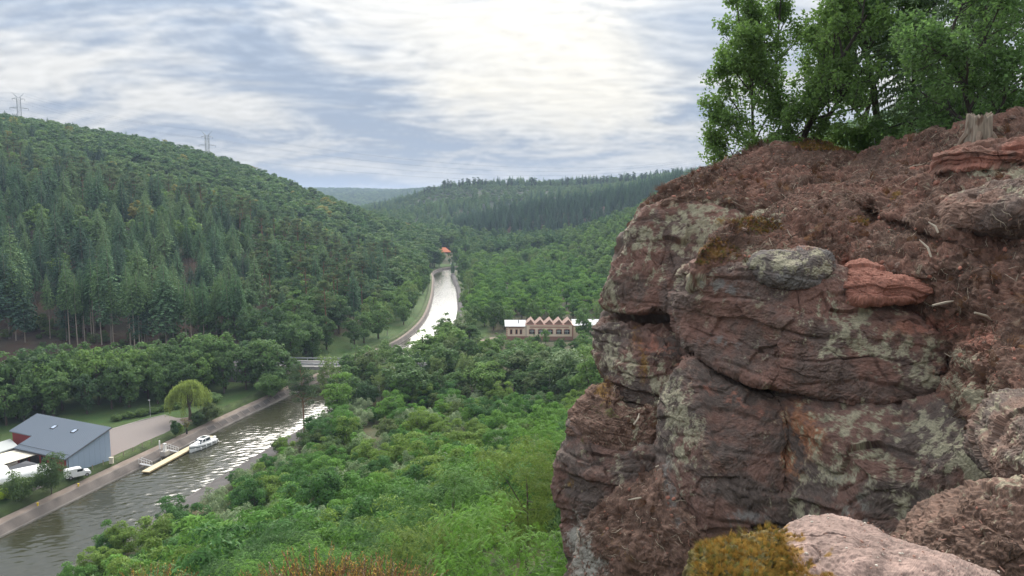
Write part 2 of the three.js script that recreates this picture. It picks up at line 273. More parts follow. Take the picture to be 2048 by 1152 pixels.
function leaf(gb, p, n, along, len, wid, col) { // a folded leaf blade lying across n, pointing along
  let t = add(along, n, -(along[0] * n[0] + along[1] * n[1] + along[2] * n[2])); t = nrm(t);
  const s = crs(n, t), a = add(p, t, -len / 2), b = add(p, t, len / 2), c = add(add(p, s, wid / 2), n, -wid * 0.15), d = add(add(p, s, -wid / 2), n, -wid * 0.15);
  gb.tri(a, b, c, col); gb.tri(a, d, b, col);
}
function frond(gb, p, n, along, L, pairs, wide, v0, rnd) { // a feathered leaf: pairs of leaflets along a drooping stalk
  const t = nrm(add(along, n, -(along[0] * n[0] + along[1] * n[1] + along[2] * n[2]))), s = crs(n, t);
  for (let m = 0; m < pairs; m++) { const q = (m + 0.6) / pairs, c = add(add(add(p, t, L * (q - 0.4)), n, -0.3 * L * q * q), [0, -0.12 * L * q * q, 0]), w = wide * (1.25 - 0.55 * q);
    for (const u of [-1, 1]) { const v = v0 * (0.82 + 0.36 * rnd()); gb.tri(add(c, t, w * 0.3), add(c, t, -w * 0.3), add(add(add(c, s, u * w), t, w * 0.3), n, -w * 0.3), [v * (0.95 + 0.1 * rnd()), v, v]); } }
}
const BARK = [0.09, 0.07, 0.055];
function broadleaf(seed, { h = 12, r = 4, base = 2.5, clumps = 42, leaves = 42, size = 0.55, flat = 0.75, lean = 0, long = 1.3, bark = BARK, up = 0.35, trunk = 0.022, shape = 0.5, pairs = 0 }) {
  const rnd = rngOf(seed), gb = new GB(), tk = new GB(), cy = base + (h - base) * shape, ry = (h - base) / 2, centres = [];
  for (let i = 0; i < clumps; i++) {
    const d = dirOf(rnd), q = 0.35 + 0.62 * Math.pow(rnd(), 0.45), lob = 0.8 + 0.45 * n3(d[0] * 1.4 + seed, d[1] * 1.4, d[2] * 1.4);
    const vy = d[1] > 0 ? (h - cy) : (cy - base), taper = d[1] < -0.3 ? 0.85 : 1;
    centres.push([d[0] * r * q * lob * taper + lean * (cy + d[1] * vy * q) / h, cy + d[1] * vy * q * (d[1] > 0 ? lob : 1), d[2] * r * q * lob * taper, (0.24 + 0.16 * rnd()) * r, 0.86 + 0.28 * rnd()]);
  }
  for (const [x, y, z, cr, tone] of centres) {
    const out = nrm([x, (y - cy) * 1.1, z]);
    for (let k = 0; k < leaves; k++) {
      let d = dirOf(rnd); d = nrm([d[0] + out[0] * 0.45, d[1] + out[1] * 0.45 + up, d[2] + out[2] * 0.45]);
      const q = cr * (0.55 + 0.5 * rnd()), p = [x + d[0] * q, y + d[1] * q * flat, z + d[2] * q];
      const n = nrm(add(add(d, dirOf(rnd), 0.75), [0, 1, 0], 0.25)), al = nrm(add(dirOf(rnd), [d[0], -0.35, d[2]], 0.7)), s = size * (0.6 + 0.8 * rnd()), v = tone * (0.78 + 0.44 * rnd());
      if (pairs) frond(gb, p, nrm(add(n, [0, 1, 0], 0.5)), al, s, pairs, s * 0.24, v, rnd);
      else leaf(gb, p, n, al, s * long, s / long * 0.95, [v * (0.94 + 0.12 * rnd()), v, v * (0.9 + 0.2 * rnd())]);
    }
  }
  const tr = h * trunk, top = base + (h - base) * 0.6, pts = [[0, -0.6, 0], [0.03 * h * (rnd() - 0.5), base * 0.6, 0.03 * h * (rnd() - 0.5)], [lean * 0.4, base + (h - base) * 0.3, 0], [lean * 0.7, top, 0]];
  tk.tube(pts, [tr * 1.25, tr, tr * 0.7, tr * 0.25], 6, bark);
  for (let k = 0; k < 7; k++) { const c = centres[Math.floor(rnd() * centres.length)], s = 0.3 + 0.6 * rnd(), y0 = base * 0.8 + (top - base * 0.8) * s; tk.tube([[lean * y0 / h, y0, 0], [c[0] * 0.55, mix(y0, c[1], 0.6), c[2] * 0.55], [c[0], c[1], c[2]]], [tr * 0.45, tr * 0.28, tr * 0.08], 4, bark); }
  return { trunk: tk.build(), crown: gb.build(), h };
}
function spruce(seed, { h = 26, r = 3.3, bare = 0.25, step = 0.5, per = 8, droop = 0.35, dense = 1, bark = [0.22, 0.185, 0.15], open = 0.72, cap = 0.9, hangK = 1 }) {
  const rnd = rngOf(seed), gb = new GB(), tk = new GB(), bend = (rnd() - 0.5) * 0.5;
  const pts = [], rad = []; for (let i = 0; i <= 6; i++) { const t = i / 6; pts.push([bend * Math.sin(t * 3), t * h * 0.99 - (i ? 0 : 0.8), bend * Math.cos(t * 2.2) - bend]); rad.push(mix(h * 0.0085, 0.02, t)); }
  tk.tube(pts, rad, 6, bark);
  for (let i = 0; i < 7; i++) { const y = bare * h * (0.35 + 0.65 * rnd()), a = rnd() * 6.28, l = 0.6 + rnd() * 1.2; tk.tube([[0, y, 0], [Math.cos(a) * l, y - 0.2 - l * 0.2, Math.sin(a) * l]], [0.05, 0.015], 3, bark); }
  for (let y = bare * h; y < h; y += step * (0.8 + 0.4 * rnd())) {
    const t = (y - bare * h) / (h * (1 - bare)), L0 = r * Math.pow(1 - t, open) * (t < 0.18 ? 0.62 + 2.1 * t : 1) + 0.18, n = Math.max(4, Math.round(per * (0.7 + 0.5 * (1 - t)))), a0 = rnd() * 6.28;
    for (let k = 0; k < n; k++) {
      const a = a0 + k / n * 6.28 + (rnd() - 0.5) * 0.7, L = L0 * (0.62 + 0.5 * rnd()), ca = Math.cos(a), sa = Math.sin(a), yy = y + (rnd() - 0.5) * step, sag = droop * L * (0.6 + 0.7 * rnd()) * (1 - 0.6 * t);
      const P = (s) => [ca * L * s, yy + 0.12 * L * Math.sin(s * 2.4) * (1 + t * 2) - sag * s * s, sa * L * s], tone = 0.75 + 0.5 * rnd();
      const segs = Math.max(3, Math.round(4 * dense));
      for (let q = 0; q < segs; q++) {
        const s = (q + 0.5 + 0.4 * (rnd() - 0.5)) / segs, p = P(s), w = (0.5 + 0.5 * (1 - s)) * Math.min(cap, L * 0.5) * (0.7 + 0.6 * rnd());
        for (const side of [-1, 1]) { // feathery side sprays, tips sagging
          const ang = a + side * (0.5 + 0.5 * rnd()), e = [p[0] + Math.cos(ang) * w, p[1] - w * (0.05 + 0.4 * rnd()), p[2] + Math.sin(ang) * w], v = tone * (0.8 + 0.4 * rnd()), b = P(Math.min(1, s + 0.6 / segs));
          gb.tri(p, e, b, [v, v, v]); 
        }
        const hang = (0.14 + 0.26 * rnd()) * hangK, b = P(Math.min(1.05, s + 0.9 / segs)), v = tone * (0.7 + 0.4 * rnd()); gb.tri(p, [mix(p[0], b[0], 0.5), Math.min(p[1], b[1]) - hang * Math.min(1, L * 0.5), mix(p[2], b[2], 0.5)], b, [v, v, v]);
      }
    }
  }
  gb.tri([0.12, h - 0.9, 0], [-0.12, h - 0.9, 0], [0, h + 0.4, 0], [1, 1, 1]); gb.tri([0, h - 0.9, 0.12], [0, h - 0.9, -0.12], [0, h + 0.4, 0], [1, 1, 1]);
  return { trunk: tk.build(), crown: gb.build(), h };
}
function pine(seed, { h = 20, r = 3, bare = 0.55, clumps = 26, leaves = 60, size = 0.5, bark = [0.2, 0.11, 0.065] }) {
  const rnd = rngOf(seed), gb = new GB(), tk = new GB(), bx = (rnd() - 0.5) * 0.9, bz = (rnd() - 0.5) * 0.9;
  const axis = (t) => [bx * t * t, t * h, bz * t * t];
  tk.tube([axis(-0.03), axis(0.25), axis(0.5), axis(0.75), axis(0.97)], [h * 0.013, h * 0.011, h * 0.009, h * 0.006, 0.03], 6, bark);
  for (let i = 0; i < clumps; i++) {
    const t = bare + (1 - bare) * Math.pow(rnd(), 0.8), a = rnd() * 6.28, L = r * (0.3 + 0.75 * rnd()) * (1 - 0.55 * Math.pow((t - bare) / (1 - bare), 2)), o = axis(t * 0.97), e = [o[0] + Math.cos(a) * L, o[1] + 0.25 * L + (rnd() - 0.5) * 0.6, o[2] + Math.sin(a) * L];
    tk.tube([add(o, [0, -0.3, 0]), [mix(o[0], e[0], 0.6), mix(o[1], e[1], 0.4), mix(o[2], e[2], 0.6)], e], [0.09, 0.05, 0.02], 4, bark);
    const cr = r * (0.26 + 0.2 * rnd()), tone = 0.8 + 0.35 * rnd();
    for (let k = 0; k < leaves; k++) { const d = dirOf(rnd), q = cr * Math.sqrt(rnd()), p = [e[0] + d[0] * q, e[1] + d[1] * q * 0.45 + 0.1, e[2] + d[2] * q], n = dirOf(rnd), v = tone * (0.75 + 0.5 * rnd()), s = size * (0.6 + 0.7 * rnd()); leaf(gb, p, n, nrm(add(d, [0, 0.8, 0])), s * 1.5, s * 0.45, [v, v, v]); }
  }
  return { trunk: tk.build(), crown: gb.build(), h };
}
function willow(seed, { h = 9.5, r = 5 }) {
  const rnd = rngOf(seed), gb = new GB(), tk = new GB(), bark = [0.12, 0.1, 0.075];
  tk.tube([[0, -0.4, 0], [0.1, 1.6, 0], [0, 3.2, 0.1], [0, 4.6, 0]], [0.42, 0.34, 0.26, 0.12], 7, bark);
  for (let i = 0; i < 190; i++) {
    const a = rnd() * 6.28, q = Math.sqrt(rnd()) * r * 0.93 * (0.86 + 0.3 * n2(Math.cos(a) * 1.6 + 3, Math.sin(a) * 1.6)), y0 = h * (0.97 - 0.36 * (q / r) ** 2) * (0.9 + 0.14 * rnd()), x = Math.cos(a) * q, z = Math.sin(a) * q;
    if (i % 9 === 0) tk.tube([[0, 3, 0], [x * 0.4, mix(3, y0, 0.75), z * 0.4], [x, y0, z]], [0.15, 0.08, 0.02], 4, bark);
    const strands = 6, len = (1.2 + 2.9 * (q / r)) * (0.7 + 0.5 * rnd());
    for (let k = 0; k < strands; k++) {
      const ox = x + (rnd() - 0.5) * 1.1, oz = z + (rnd() - 0.5) * 1.1, ou = 0.25 + 0.4 * rnd(), tone = 0.8 + 0.4 * rnd(), st = Math.ceil(len / 0.34);
      for (let m = 0; m < st; m++) { const s = m / st, p = [ox * (1 + ou * 0.18 * Math.sin(s * 2.6)) + (rnd() - 0.5) * 0.16, Math.max(1, y0 + 0.35 * Math.sin(s * 3) - s * len), oz * (1 + ou * 0.18 * Math.sin(s * 2.6)) + (rnd() - 0.5) * 0.16], v = tone * (0.8 + 0.4 * rnd()); leaf(gb, p, dirOf(rnd), nrm([(rnd() - 0.5) * 0.7, -1, (rnd() - 0.5) * 0.7]), 0.5, 0.13, [v, v, v]); }
    }
  }
  return { trunk: tk.build(), crown: gb.build(), h };
}
// a tree grown limb by limb, with leaves round the twigs
function grown(seed, { stems = 1, h = 7, r0 = 0.12, levels = 4, spread = 0.7, reach = 0.5, kids = 5, perTip = 14, leafLen = 0.11, leafWid = 0.06, tipR = 0.22, bark = [0.06, 0.05, 0.042], splay = 0.35, bare = 0.3, upward = 0.25, wild = 0.3, side = [0, 0, 0], needle = false }) {
  const rnd = rngOf(seed), gb = new GB(), tk = new GB();
  const grow = (p, d, len, rad, lev) => {
    const seg = lev === 0 ? 6 : 4, pts = [p], rads = [rad]; let q = p, dir = d;
    for (let i = 1; i <= seg; i++) { dir = nrm([dir[0] + (rnd() - 0.5) * wild + side[0] * 0.05, dir[1] + (rnd() - 0.5) * wild * 0.6 + upward * 0.12, dir[2] + (rnd() - 0.5) * wild]); q = add(q, dir, len / seg); pts.push(q); rads.push(rad * (1 - 0.75 * i / seg) + 0.003); }
    tk.tube(pts, rads, lev < 2 ? 6 : lev < 3 ? 4 : 3, bark);
    if (lev >= levels - 1) { for (let i = 1; i < pts.length; i++) tuft(pts[i], dir, lev); return; }
    const n = Math.round(kids * (lev === 0 ? 1.8 : 1));
    for (let k = 0; k < n; k++) {
      const t = (lev === 0 ? bare : 0.22) + (1 - (lev === 0 ? bare : 0.22)) * (k + rnd()) / n, f = t * seg, i = Math.min(seg - 1, Math.floor(f)), o = pts[i].map((v, c) => mix(v, pts[i + 1][c], f - i));
      const a = rnd() * 6.28, ax = nrm(crs(dir, [Math.cos(a), 0.3, Math.sin(a)])), dd = nrm(add(add(dir, ax, spread * (0.8 + 0.7 * rnd())), add([0, upward * 0.5, 0], side, 0.25)));
      grow(o, dd, len * (lev === 0 ? reach : 0.55) * (1.15 - 0.6 * t) * (0.75 + 0.5 * rnd()), rad * 0.5 * (1.1 - 0.6 * t), lev + 1);
    }
    if (lev > 0) tuft(q, dir, lev);
  };
  const tuft = (p, dir, lev) => {
    const tone = 0.8 + 0.4 * rnd();
    for (let k = 0; k < perTip; k++) {
      const d = dirOf(rnd), o = add(p, d, tipR * Math.cbrt(rnd())), v = tone * (0.75 + 0.5 * rnd());
      if (needle) leaf(gb, o, nrm(add(dirOf(rnd), [0, 1, 0], 0.6)), nrm(add(dir, d, 0.7)), leafLen * (0.7 + 0.6 * rnd()), leafWid, [v, v, v]);
      else leaf(gb, o, nrm(add(dirOf(rnd), [0, 1, 0], 0.7)), nrm(add(d, [0, -0.4, 0])), leafLen * (0.7 + 0.6 * rnd()), leafWid * (0.7 + 0.6 * rnd()), [v, v, v * 0.95]);
    }
  };
  for (let s = 0; s < stems; s++) { const a = s / stems * 6.28 + rnd(), sp = stems > 1 ? splay * (0.6 + 0.8 * rnd()) : 0.06; grow([Math.cos(a) * 0.1 * (stems > 1), -0.25, Math.sin(a) * 0.1 * (stems > 1)], nrm([Math.cos(a) * sp + side[0], 1, Math.sin(a) * sp + side[2]]), h * (0.75 + 0.3 * rnd()), r0 * (0.75 + 0.4 * rnd()), 0); }
  return { trunk: tk.build(), crown: gb.build(), h };
}
// ---------------------------------------------------------------- species, each with a few shapes and leaf colours
const LIB = {
  mast: { shapes: [0, 1, 2].map((k) => spruce(120 + k, { h: 26, r: 3.1, bare: 0.42 + 0.05 * k, droop: 0.25, per: 9, cap: 1.1, bark: [0.3, 0.25, 0.2] })), mats: [leafy(0.062, 0.112, 0.056, 0.15), leafy(0.085, 0.135, 0.06, 0.15)] },
  spruce: { shapes: [0, 1, 2, 3, 4, 5].map((k) => spruce(100 + k, { h: 26, r: 3.5 + 0.25 * k, bare: 0.2 + 0.04 * (k % 3), droop: 0.2 + 0.05 * k, per: 9, cap: 1.25 })), mats: [leafy(0.056, 0.1, 0.06, 0.15), leafy(0.076, 0.128, 0.072, 0.15), leafy(0.1, 0.148, 0.076, 0.15), leafy(0.038, 0.07, 0.05, 0.15)] },
  pine: { shapes: [0, 1, 2, 3].map((k) => pine(140 + k, { h: 21, bare: 0.5 + 0.05 * k })), mats: [leafy(0.055, 0.085, 0.045), leafy(0.075, 0.1, 0.05)] },
  tree: { shapes: [0, 1, 2, 3, 4, 5].map((k) => broadleaf(160 + k, { h: 12, r: 3.5 + 0.35 * (k % 4), base: 1.6, clumps: 46, leaves: 46, size: 0.5 })), mats: [leafy(0.055, 0.095, 0.034), leafy(0.07, 0.118, 0.04), leafy(0.09, 0.145, 0.04), leafy(0.045, 0.08, 0.036), leafy(0.085, 0.112, 0.05)] },
  beech: { shapes: [0, 1, 2, 3].map((k) => broadleaf(180 + k, { h: 16, r: 4.8, base: 3, clumps: 34, leaves: 34, size: 0.85, trunk: 0.018 })), mats: [leafy(0.045, 0.085, 0.034), leafy(0.062, 0.105, 0.042), leafy(0.085, 0.125, 0.05), leafy(0.16, 0.14, 0.045), leafy(0.1, 0.152, 0.048)] },
  tall: { shapes: [0, 1, 2].map((k) => broadleaf(200 + k, { h: 20, r: 3.2, base: 6, clumps: 26, leaves: 34, size: 0.8, trunk: 0.014 })), mats: [leafy(0.045, 0.07, 0.04)] },
  locustTree: { shapes: [0, 1, 2, 3].map((k) => broadleaf(220 + k, { h: 10, r: 3.3, base: 1.2, clumps: 52, leaves: 42, size: 0.42, flat: 0.5, long: 1.7, up: 0.5 })), mats: [leafy(0.068, 0.135, 0.03), leafy(0.09, 0.16, 0.034), leafy(0.055, 0.11, 0.03)] },
  birch: { shapes: [0, 1, 2].map((k) => broadleaf(240 + k, { h: 14, r: 2.7, base: 2.5, clumps: 50, leaves: 42, size: 0.34, flat: 1.25, up: -0.1, long: 1.5, bark: [0.5, 0.48, 0.43], trunk: 0.011 })), mats: [leafy(0.1, 0.135, 0.05), leafy(0.085, 0.125, 0.05)] },
  sallow: { shapes: [0, 1, 2].map((k) => broadleaf(260 + k, { h: 4.5, r: 1.7, base: 0.3, clumps: 40, leaves: 44, size: 0.2, flat: 1.2, up: 0.3, long: 1.9, trunk: 0.012 })), mats: [leafy(0.17, 0.205, 0.13), leafy(0.125, 0.165, 0.09)] },
  locustBush: { shapes: [0, 1, 2, 3].map((k) => broadleaf(280 + k, { h: 5.5, r: 2.6, base: 0.4, clumps: 34, leaves: 110, size: 0.22, flat: 0.65, long: 1.8, up: 0.4, trunk: 0.014 })), mats: [leafy(0.058, 0.125, 0.026), leafy(0.08, 0.155, 0.03), leafy(0.04, 0.092, 0.026), leafy(0.1, 0.15, 0.032)] },
  darkBush: { shapes: [0, 1].map((k) => broadleaf(300 + k, { h: 3.6, r: 1.9, base: 0.2, clumps: 46, leaves: 46, size: 0.2, flat: 0.8, trunk: 0.012 })), mats: [leafy(0.055, 0.09, 0.03), leafy(0.075, 0.1, 0.035)] },
};
const plants = []; // { sp, x, z, y, h, turn, shape, mat, label?, category?, group?, name? }
function plant(sp, x, z, h, rnd, more = {}) { const L = LIB[sp]; plants.push({ sp, x, z, y: more.y ?? ground(x, z), h, turn: rnd() * 6.28, shape: more.shape ?? Math.floor(rnd() * L.shapes.length), mat: more.mat ?? Math.floor(rnd() * L.mats.length), wide: more.wide ?? (0.88 + 0.24 * rnd()), ...more }); }
const sinP = Math.sin(6.49 * Math.PI / 180), cosP = Math.cos(6.49 * Math.PI / 180);
function seen(x, y, z, pad = 0.12) { const yy = y - 53, d = -yy * sinP - z * cosP; if (d < 1) return false; const u = x / d / 0.662, v = (yy * cosP - z * sinP) / d / 0.3724; return Math.abs(u) < 1 + pad && Math.abs(v) < 1 + pad; }

// ---------------------------------------------------------------- woods
const onCanal = (x, z, left, right) => { if (z < -640) return false; const { d, hw } = canalAt(x, z); return d < 0 ? -d < hw + left : d < hw + right; };
const BRIDGE_Z = (x) => -219.6 - (x + 66) * -0.085; // centre line of the road
const nearRoad = (x, z, w) => x > -260 && x < 30 && Math.abs(z - BRIDGE_Z(x)) < w;
{
  const rnd = rngOf(501);
  const bands = [[228, 330, 8.8], [330, 470, 8.6], [470, 700, 9], [700, 1000, 9], [1000, 1500, 10.5], [1500, 2500, 15], [2500, 3700, 19]];
  for (const [d0, d1, s] of bands) {
    const w = d1 * 0.8;
    for (let d = d0; d < d1; d += s) for (let gx = -w; gx < w; gx += s) {
      const x = gx + (rnd() - 0.5) * s * 0.8, z = -(d + (rnd() - 0.5) * s * 0.8), r1 = rnd(), r2 = rnd();
      if (!seen(x, ground(x, z) + 8, z, 0.1)) continue;
      if (onCanal(x, z, z < -250 ? 5 : 8.5, z < -250 ? 4 : 9) || nearRoad(x, z, 7)) continue;
      const y = ground(x, z), D = -z, U = x / D; // U: bearing
      if (D < 340 && x > -22 && x < 70 && z > -303 && z < -262) continue; // factory yard
      if (Math.hypot(x + 62, z + 692) < 17 || (Math.abs(x + 62) < 8 && z > -692 && z < -672)) continue; // far house
      if (D > 598 && D < 692 && Math.abs(x / D + 0.0889) < 0.0125) { plant('tree', x, z, 3 + 2 * r1, rnd, { zone: 'valley', mat: 1 }); continue; } // low growth in front of it
      const leftHill = x < -58 && D < 800;
      const patch = n2(x * 0.011, z * 0.011), patch2 = n2(x * 0.03 + 40, z * 0.03);
      if (leftHill) {
        if (D < 262 && U > -0.36 + 0.1 * patch2) plant('tree', x, z, 11 + 5 * r1, rnd, { mat: [0, 1, 0, 3][Math.floor(r2 * 4)], zone: 'hillfoot' });
        else if (D < 385 && U < -0.33 + 0.06 * patch2) r2 < 0.1 && D > 270 ? plant('beech', x, z, 13 + 5 * r1, rnd, { mat: [1, 2, 4][Math.floor(rnd() * 3)], zone: 'hill' }) : plant('spruce', x, z, (D < 250 ? 22 : 15) + 12 * r1 * r1, rnd, { zone: 'hillstand', wide: 1.05 + 0.35 * rnd() });
        else if (D < 470 && U < -0.16 + 0.05 * patch2) r2 < 0.4 ? plant('pine', x, z, 17 + 6 * r1, rnd, { zone: 'hillpine', wide: 1.2 }) : r2 < 0.6 ? plant('spruce', x, z, 17 + 7 * r1, rnd, { zone: 'hillpine' }) : plant('tree', x, z, 11 + 5 * r1, rnd, { zone: 'hillpine', wide: 1.25 });
        else if (D < 560) (patch + r2 - 0.5 > 0.62) ? plant('spruce', x, z, 15 + 8 * r1, rnd, { zone: 'hill' }) : plant('beech', x, z, 12 + 5 * r1, rnd, { mat: r2 < 0.05 ? 3 : 1 + Math.floor(rnd() * 2), zone: 'hill', wide: 1.25 + 0.4 * rnd() });
        else patch2 + r2 > 1.35 ? plant('spruce', x, z, 16 + 6 * r1, rnd, { zone: 'hill' }) : plant('beech', x, z, 14 + 5 * r1, rnd, { mat: r2 < 0.03 ? 3 : Math.floor(rnd() * 2.6), zone: 'hill', wide: 1.3 + 0.5 * rnd() });
      } else if (D < 620 && x > 46) plant('beech', x, z, 11 + 5 * r1, rnd, { mat: r2 < 0.55 ? 4 : 2, zone: 'righthill' });
      else if (D > 312 && D < 500 && x > -19) plant('locustTree', x, z, 9 + 3.5 * r1, rnd, { zone: 'locustwood' });
      else if (D < 262) { if (x > 20 || r2 < 0.6) plant(r2 < 0.3 ? 'birch' : 'tree', x, z, x > -14 ? 4 + 2 * r1 : 8 + 4 * r1, rnd, { zone: 'valley' }); }
      else if (D < 640) plant(r2 < 0.12 ? 'birch' : 'tree', x, z, 9 + 5 * r1, rnd, { mat: r2 < 0.12 ? 0 : [0, 1, 1, 2][Math.floor(rnd() * 4)], zone: 'valley' });
      else if (D < 1000) (x > -70 && x < 190 && D > 775 && y > 11) ? plant('spruce', x, z, 20 + 6 * r1, rnd, { mat: 3, zone: 'far' }) : plant('beech', x, z, 13 + 5 * r1, rnd, { mat: Math.floor(rnd() * 3), zone: 'far' });
      else if (D > 1175 && D < 1330 && x > -190 && x < 230) plant('beech', x, z, 5 + 2.5 * r1, rnd, { wide: 2.4, mat: 1 + Math.floor(rnd() * 2), zone: 'far' });
      else if (D < 1500) (patch + r2 > 0.75) ? plant('spruce', x, z, 15 + 8 * r1, rnd, { zone: 'far' }) : plant('beech', x, z, 11 + 5 * r1, rnd, { mat: 1 + Math.floor(rnd() * 2), zone: 'far' });
      else plant('beech', x, z, 16 + 5 * r1, rnd, { wide: 1.7, mat: Math.floor(rnd() * 3), zone: 'far' });
    }
  }
  // lone trees left standing on the far crest
  for (let k = 0; k < 70; k++) { const x = -150 + 420 * (k + rnd()) / 70, z = -1296 + 14 * (rnd() - 0.5); if (n2(x * 0.05, 3) < -0.35) continue; plant('tall', x, z, 17 + 6 * rnd(), rnd, { zone: 'crest', wide: 0.8 + 0.4 * rnd() }); }
  for (let k = 0; k < 7; k++) { const x = -196 + 24 * k / 7 + 4 * rnd(), z = -690 - 8 * rnd(); plant('tall', x, z, 17 + 5 * rnd(), rnd, { zone: 'crest2', wide: 0.9 }); }
}
{ // tall bare masts along the lower edge of the stand, and green undergrowth at their feet
  const rnd = rngOf(505);
  for (let k = 0; k < 46; k++) { const u = -20 + 500 * (k + rnd()) / 46, D = 222 + 16 * rnd() + (u > 330 ? 8 : 0), x = (u - 1024) / 1547 * D; if (!nearRoad(x, -D, 6)) plant('mast', x, -D, 20 + 7 * rnd(), rnd, { zone: 'edge' }); }
  for (let k = 0; k < 90; k++) { const u = -20 + 640 * rnd(), D = 216 + 34 * rnd(), x = (u - 1024) / 1547 * D; if (!nearRoad(x, -D, 5) && !onCanal(x, -D, 9, 9)) plant('darkBush', x, -D, 1.6 + 2.4 * rnd(), rnd, { zone: 'edge', wide: 1.3 }); }
}
{ // belt of trees behind the club house and the car park, three staggered rows
  const rnd = rngOf(502);
  for (let row = 0; row < 4; row++) for (let k = 0; k < 20; k++) {
    const t = (k + 0.5 * (row % 2) + 0.5 * (rnd() - 0.5)) / 18, x = mix(-142, -64, t) - row * 3.2 + 1.5 * (rnd() - 0.5), z = mix(-151, -211, t) - row * 5.2 + 1.5 * (rnd() - 0.5);
    if (nearRoad(x, z, 5.5) || onCanal(x, z, 10, 5)) continue;
    plant('tree', x, z, (row === 0 ? 9.5 : 12.5) + 4 * rnd(), rnd, { mat: [0, 3, 1, 1, 0, 2][Math.floor(rnd() * 6)], zone: 'belt' });
  }
}
{ // trees on the flat between the canal and the factory, then scrub climbing towards the rocks
  const rnd = rngOf(503), T = (sp, u, v, D, more = {}) => { const x = (u - 1024) / 1547 * D * 1.0, z = -D, y = ground(x, z), top = 53 - D * (v - 400) / 1547; plant(sp, x, z, Math.max(2.5, top - y), rnd, { zone: 'flat', y, ...more }); };
  // [kind, bearing, height mark, distance]: the trees that stand out
  for (const [sp, u, v, D, more] of [['birch', 650, 705, 196, { mat: 0, wide: 1.1 }], ['locustTree', 668, 745, 182, { mat: 1, wide: 1.15 }], ['tree', 735, 695, 205, { mat: 4 }], ['tree', 770, 675, 225, { mat: 1 }], ['birch', 760, 680, 214, {}], ['tree', 800, 690, 210, { mat: 0 }], ['tree', 830, 700, 215, { mat: 3 }], ['birch', 930, 708, 196, { mat: 0, wide: 1.25 }], ['birch', 985, 712, 194, { mat: 0, wide: 1.2 }], ['pine', 880, 720, 200, {}], ['tree', 860, 715, 205, { mat: 3 }], ['tree', 905, 700, 220, { mat: 0 }],
    ['tree', 1060, 690, 214, { mat: 0 }], ['tree', 1020, 700, 225, { mat: 3 }], ['sallow', 1130, 700, 190, { wide: 1.6 }], ['birch', 1100, 720, 185, { mat: 1, wide: 1.5 }], ['tree', 1180, 700, 175, { mat: 2 }], ['tree', 1070, 745, 185, { mat: 4, wide: 1.2 }], ['tree', 1210, 690, 200, { mat: 1 }], ['tree', 690, 730, 192, { mat: 0 }], ['tree', 720, 760, 186, { mat: 3 }], ['tree', 780, 745, 192, { mat: 0 }], ['tree', 815, 750, 190, { mat: 3 }], ['tree', 745, 720, 200, { mat: 0 }],
    ['tree', 850, 755, 188, { mat: 0 }], ['tree', 1010, 740, 196, { mat: 3 }], ['tree', 1040, 735, 200, { mat: 0 }], ['tree', 960, 735, 200, { mat: 3 }], ['tree', 1140, 745, 178, { mat: 0 }], ['tree', 1190, 735, 180, { mat: 0 }], ['tree', 930, 770, 186, { mat: 4 }], ['birch', 930, 615, 283, { mat: 1, wide: 1.5 }], ['tree', 1168, 612, 274, { mat: 1, wide: 0.8 }], ['tree', 1092, 656, 268, { mat: 1, wide: 0.8 }], ['tree', 1125, 676, 255, { mat: 0 }], ['tree', 1168, 660, 262, { mat: 1 }], ['tree', 1190, 678, 250, { mat: 1 }], ['tree', 985, 680, 255, { mat: 4 }], ['tree', 1020, 685, 250, { mat: 0 }], ['tree', 1060, 682, 248, { mat: 0 }], ['tree', 940, 690, 250, { mat: 0 }], ['tree', 905, 690, 255, { mat: 3 }], ['tree', 870, 688, 258, { mat: 4 }],
    ['beech', 128, 412, 330, { mat: 3, zone: 'hill' }], ['beech', 285, 400, 345, { mat: 3, zone: 'hill' }], ['beech', 205, 410, 335, { mat: 2, zone: 'hill' }], ['spruce', 250, 352, 345, { mat: 3, zone: 'hill' }], ['spruce', 105, 400, 320, { mat: 3, zone: 'hill' }], ['tree', 500, 640, 232, { mat: 2, wide: 1.35 }], ['tree', 605, 640, 245, { mat: 0 }], ['tree', 548, 688, 206, { mat: 0, wide: 1.2 }], ['tree', 520, 668, 210, { mat: 1, wide: 1.2 }], ['tree', 1186, 640, 271, { mat: 1, wide: 0.8 }], ['tree', 700, 700, 208, { mat: 0, wide: 1.2 }], ['tree', 722, 690, 212, { mat: 1, wide: 1.1 }], ['spruce', 905, 515, 540, {}]]) T(sp, u, v, D, more);
  for (let D = 190; D < 262; D += 7) for (let x = -34; x < 46; x += 7) { const xx = x + 4 * (rnd() - 0.5), zz = -D - 4 * (rnd() - 0.5), k = rnd(); if (onCanal(xx, zz, 9, 9) || nearRoad(xx, zz, 6) || !seen(xx, 8, zz)) continue; plant(k < 0.18 ? 'birch' : 'tree', xx, zz, D > 226 && xx > -14 ? 3.5 + 2.2 * rnd() : 8 + 5 * rnd(), rnd, { zone: 'flat', wide: 1.1 + 0.4 * rnd(), mat: k < 0.18 ? 0 : [0, 1, 2, 4][Math.floor(rnd() * 4)] }); }
  // scrub
  const s = 4;
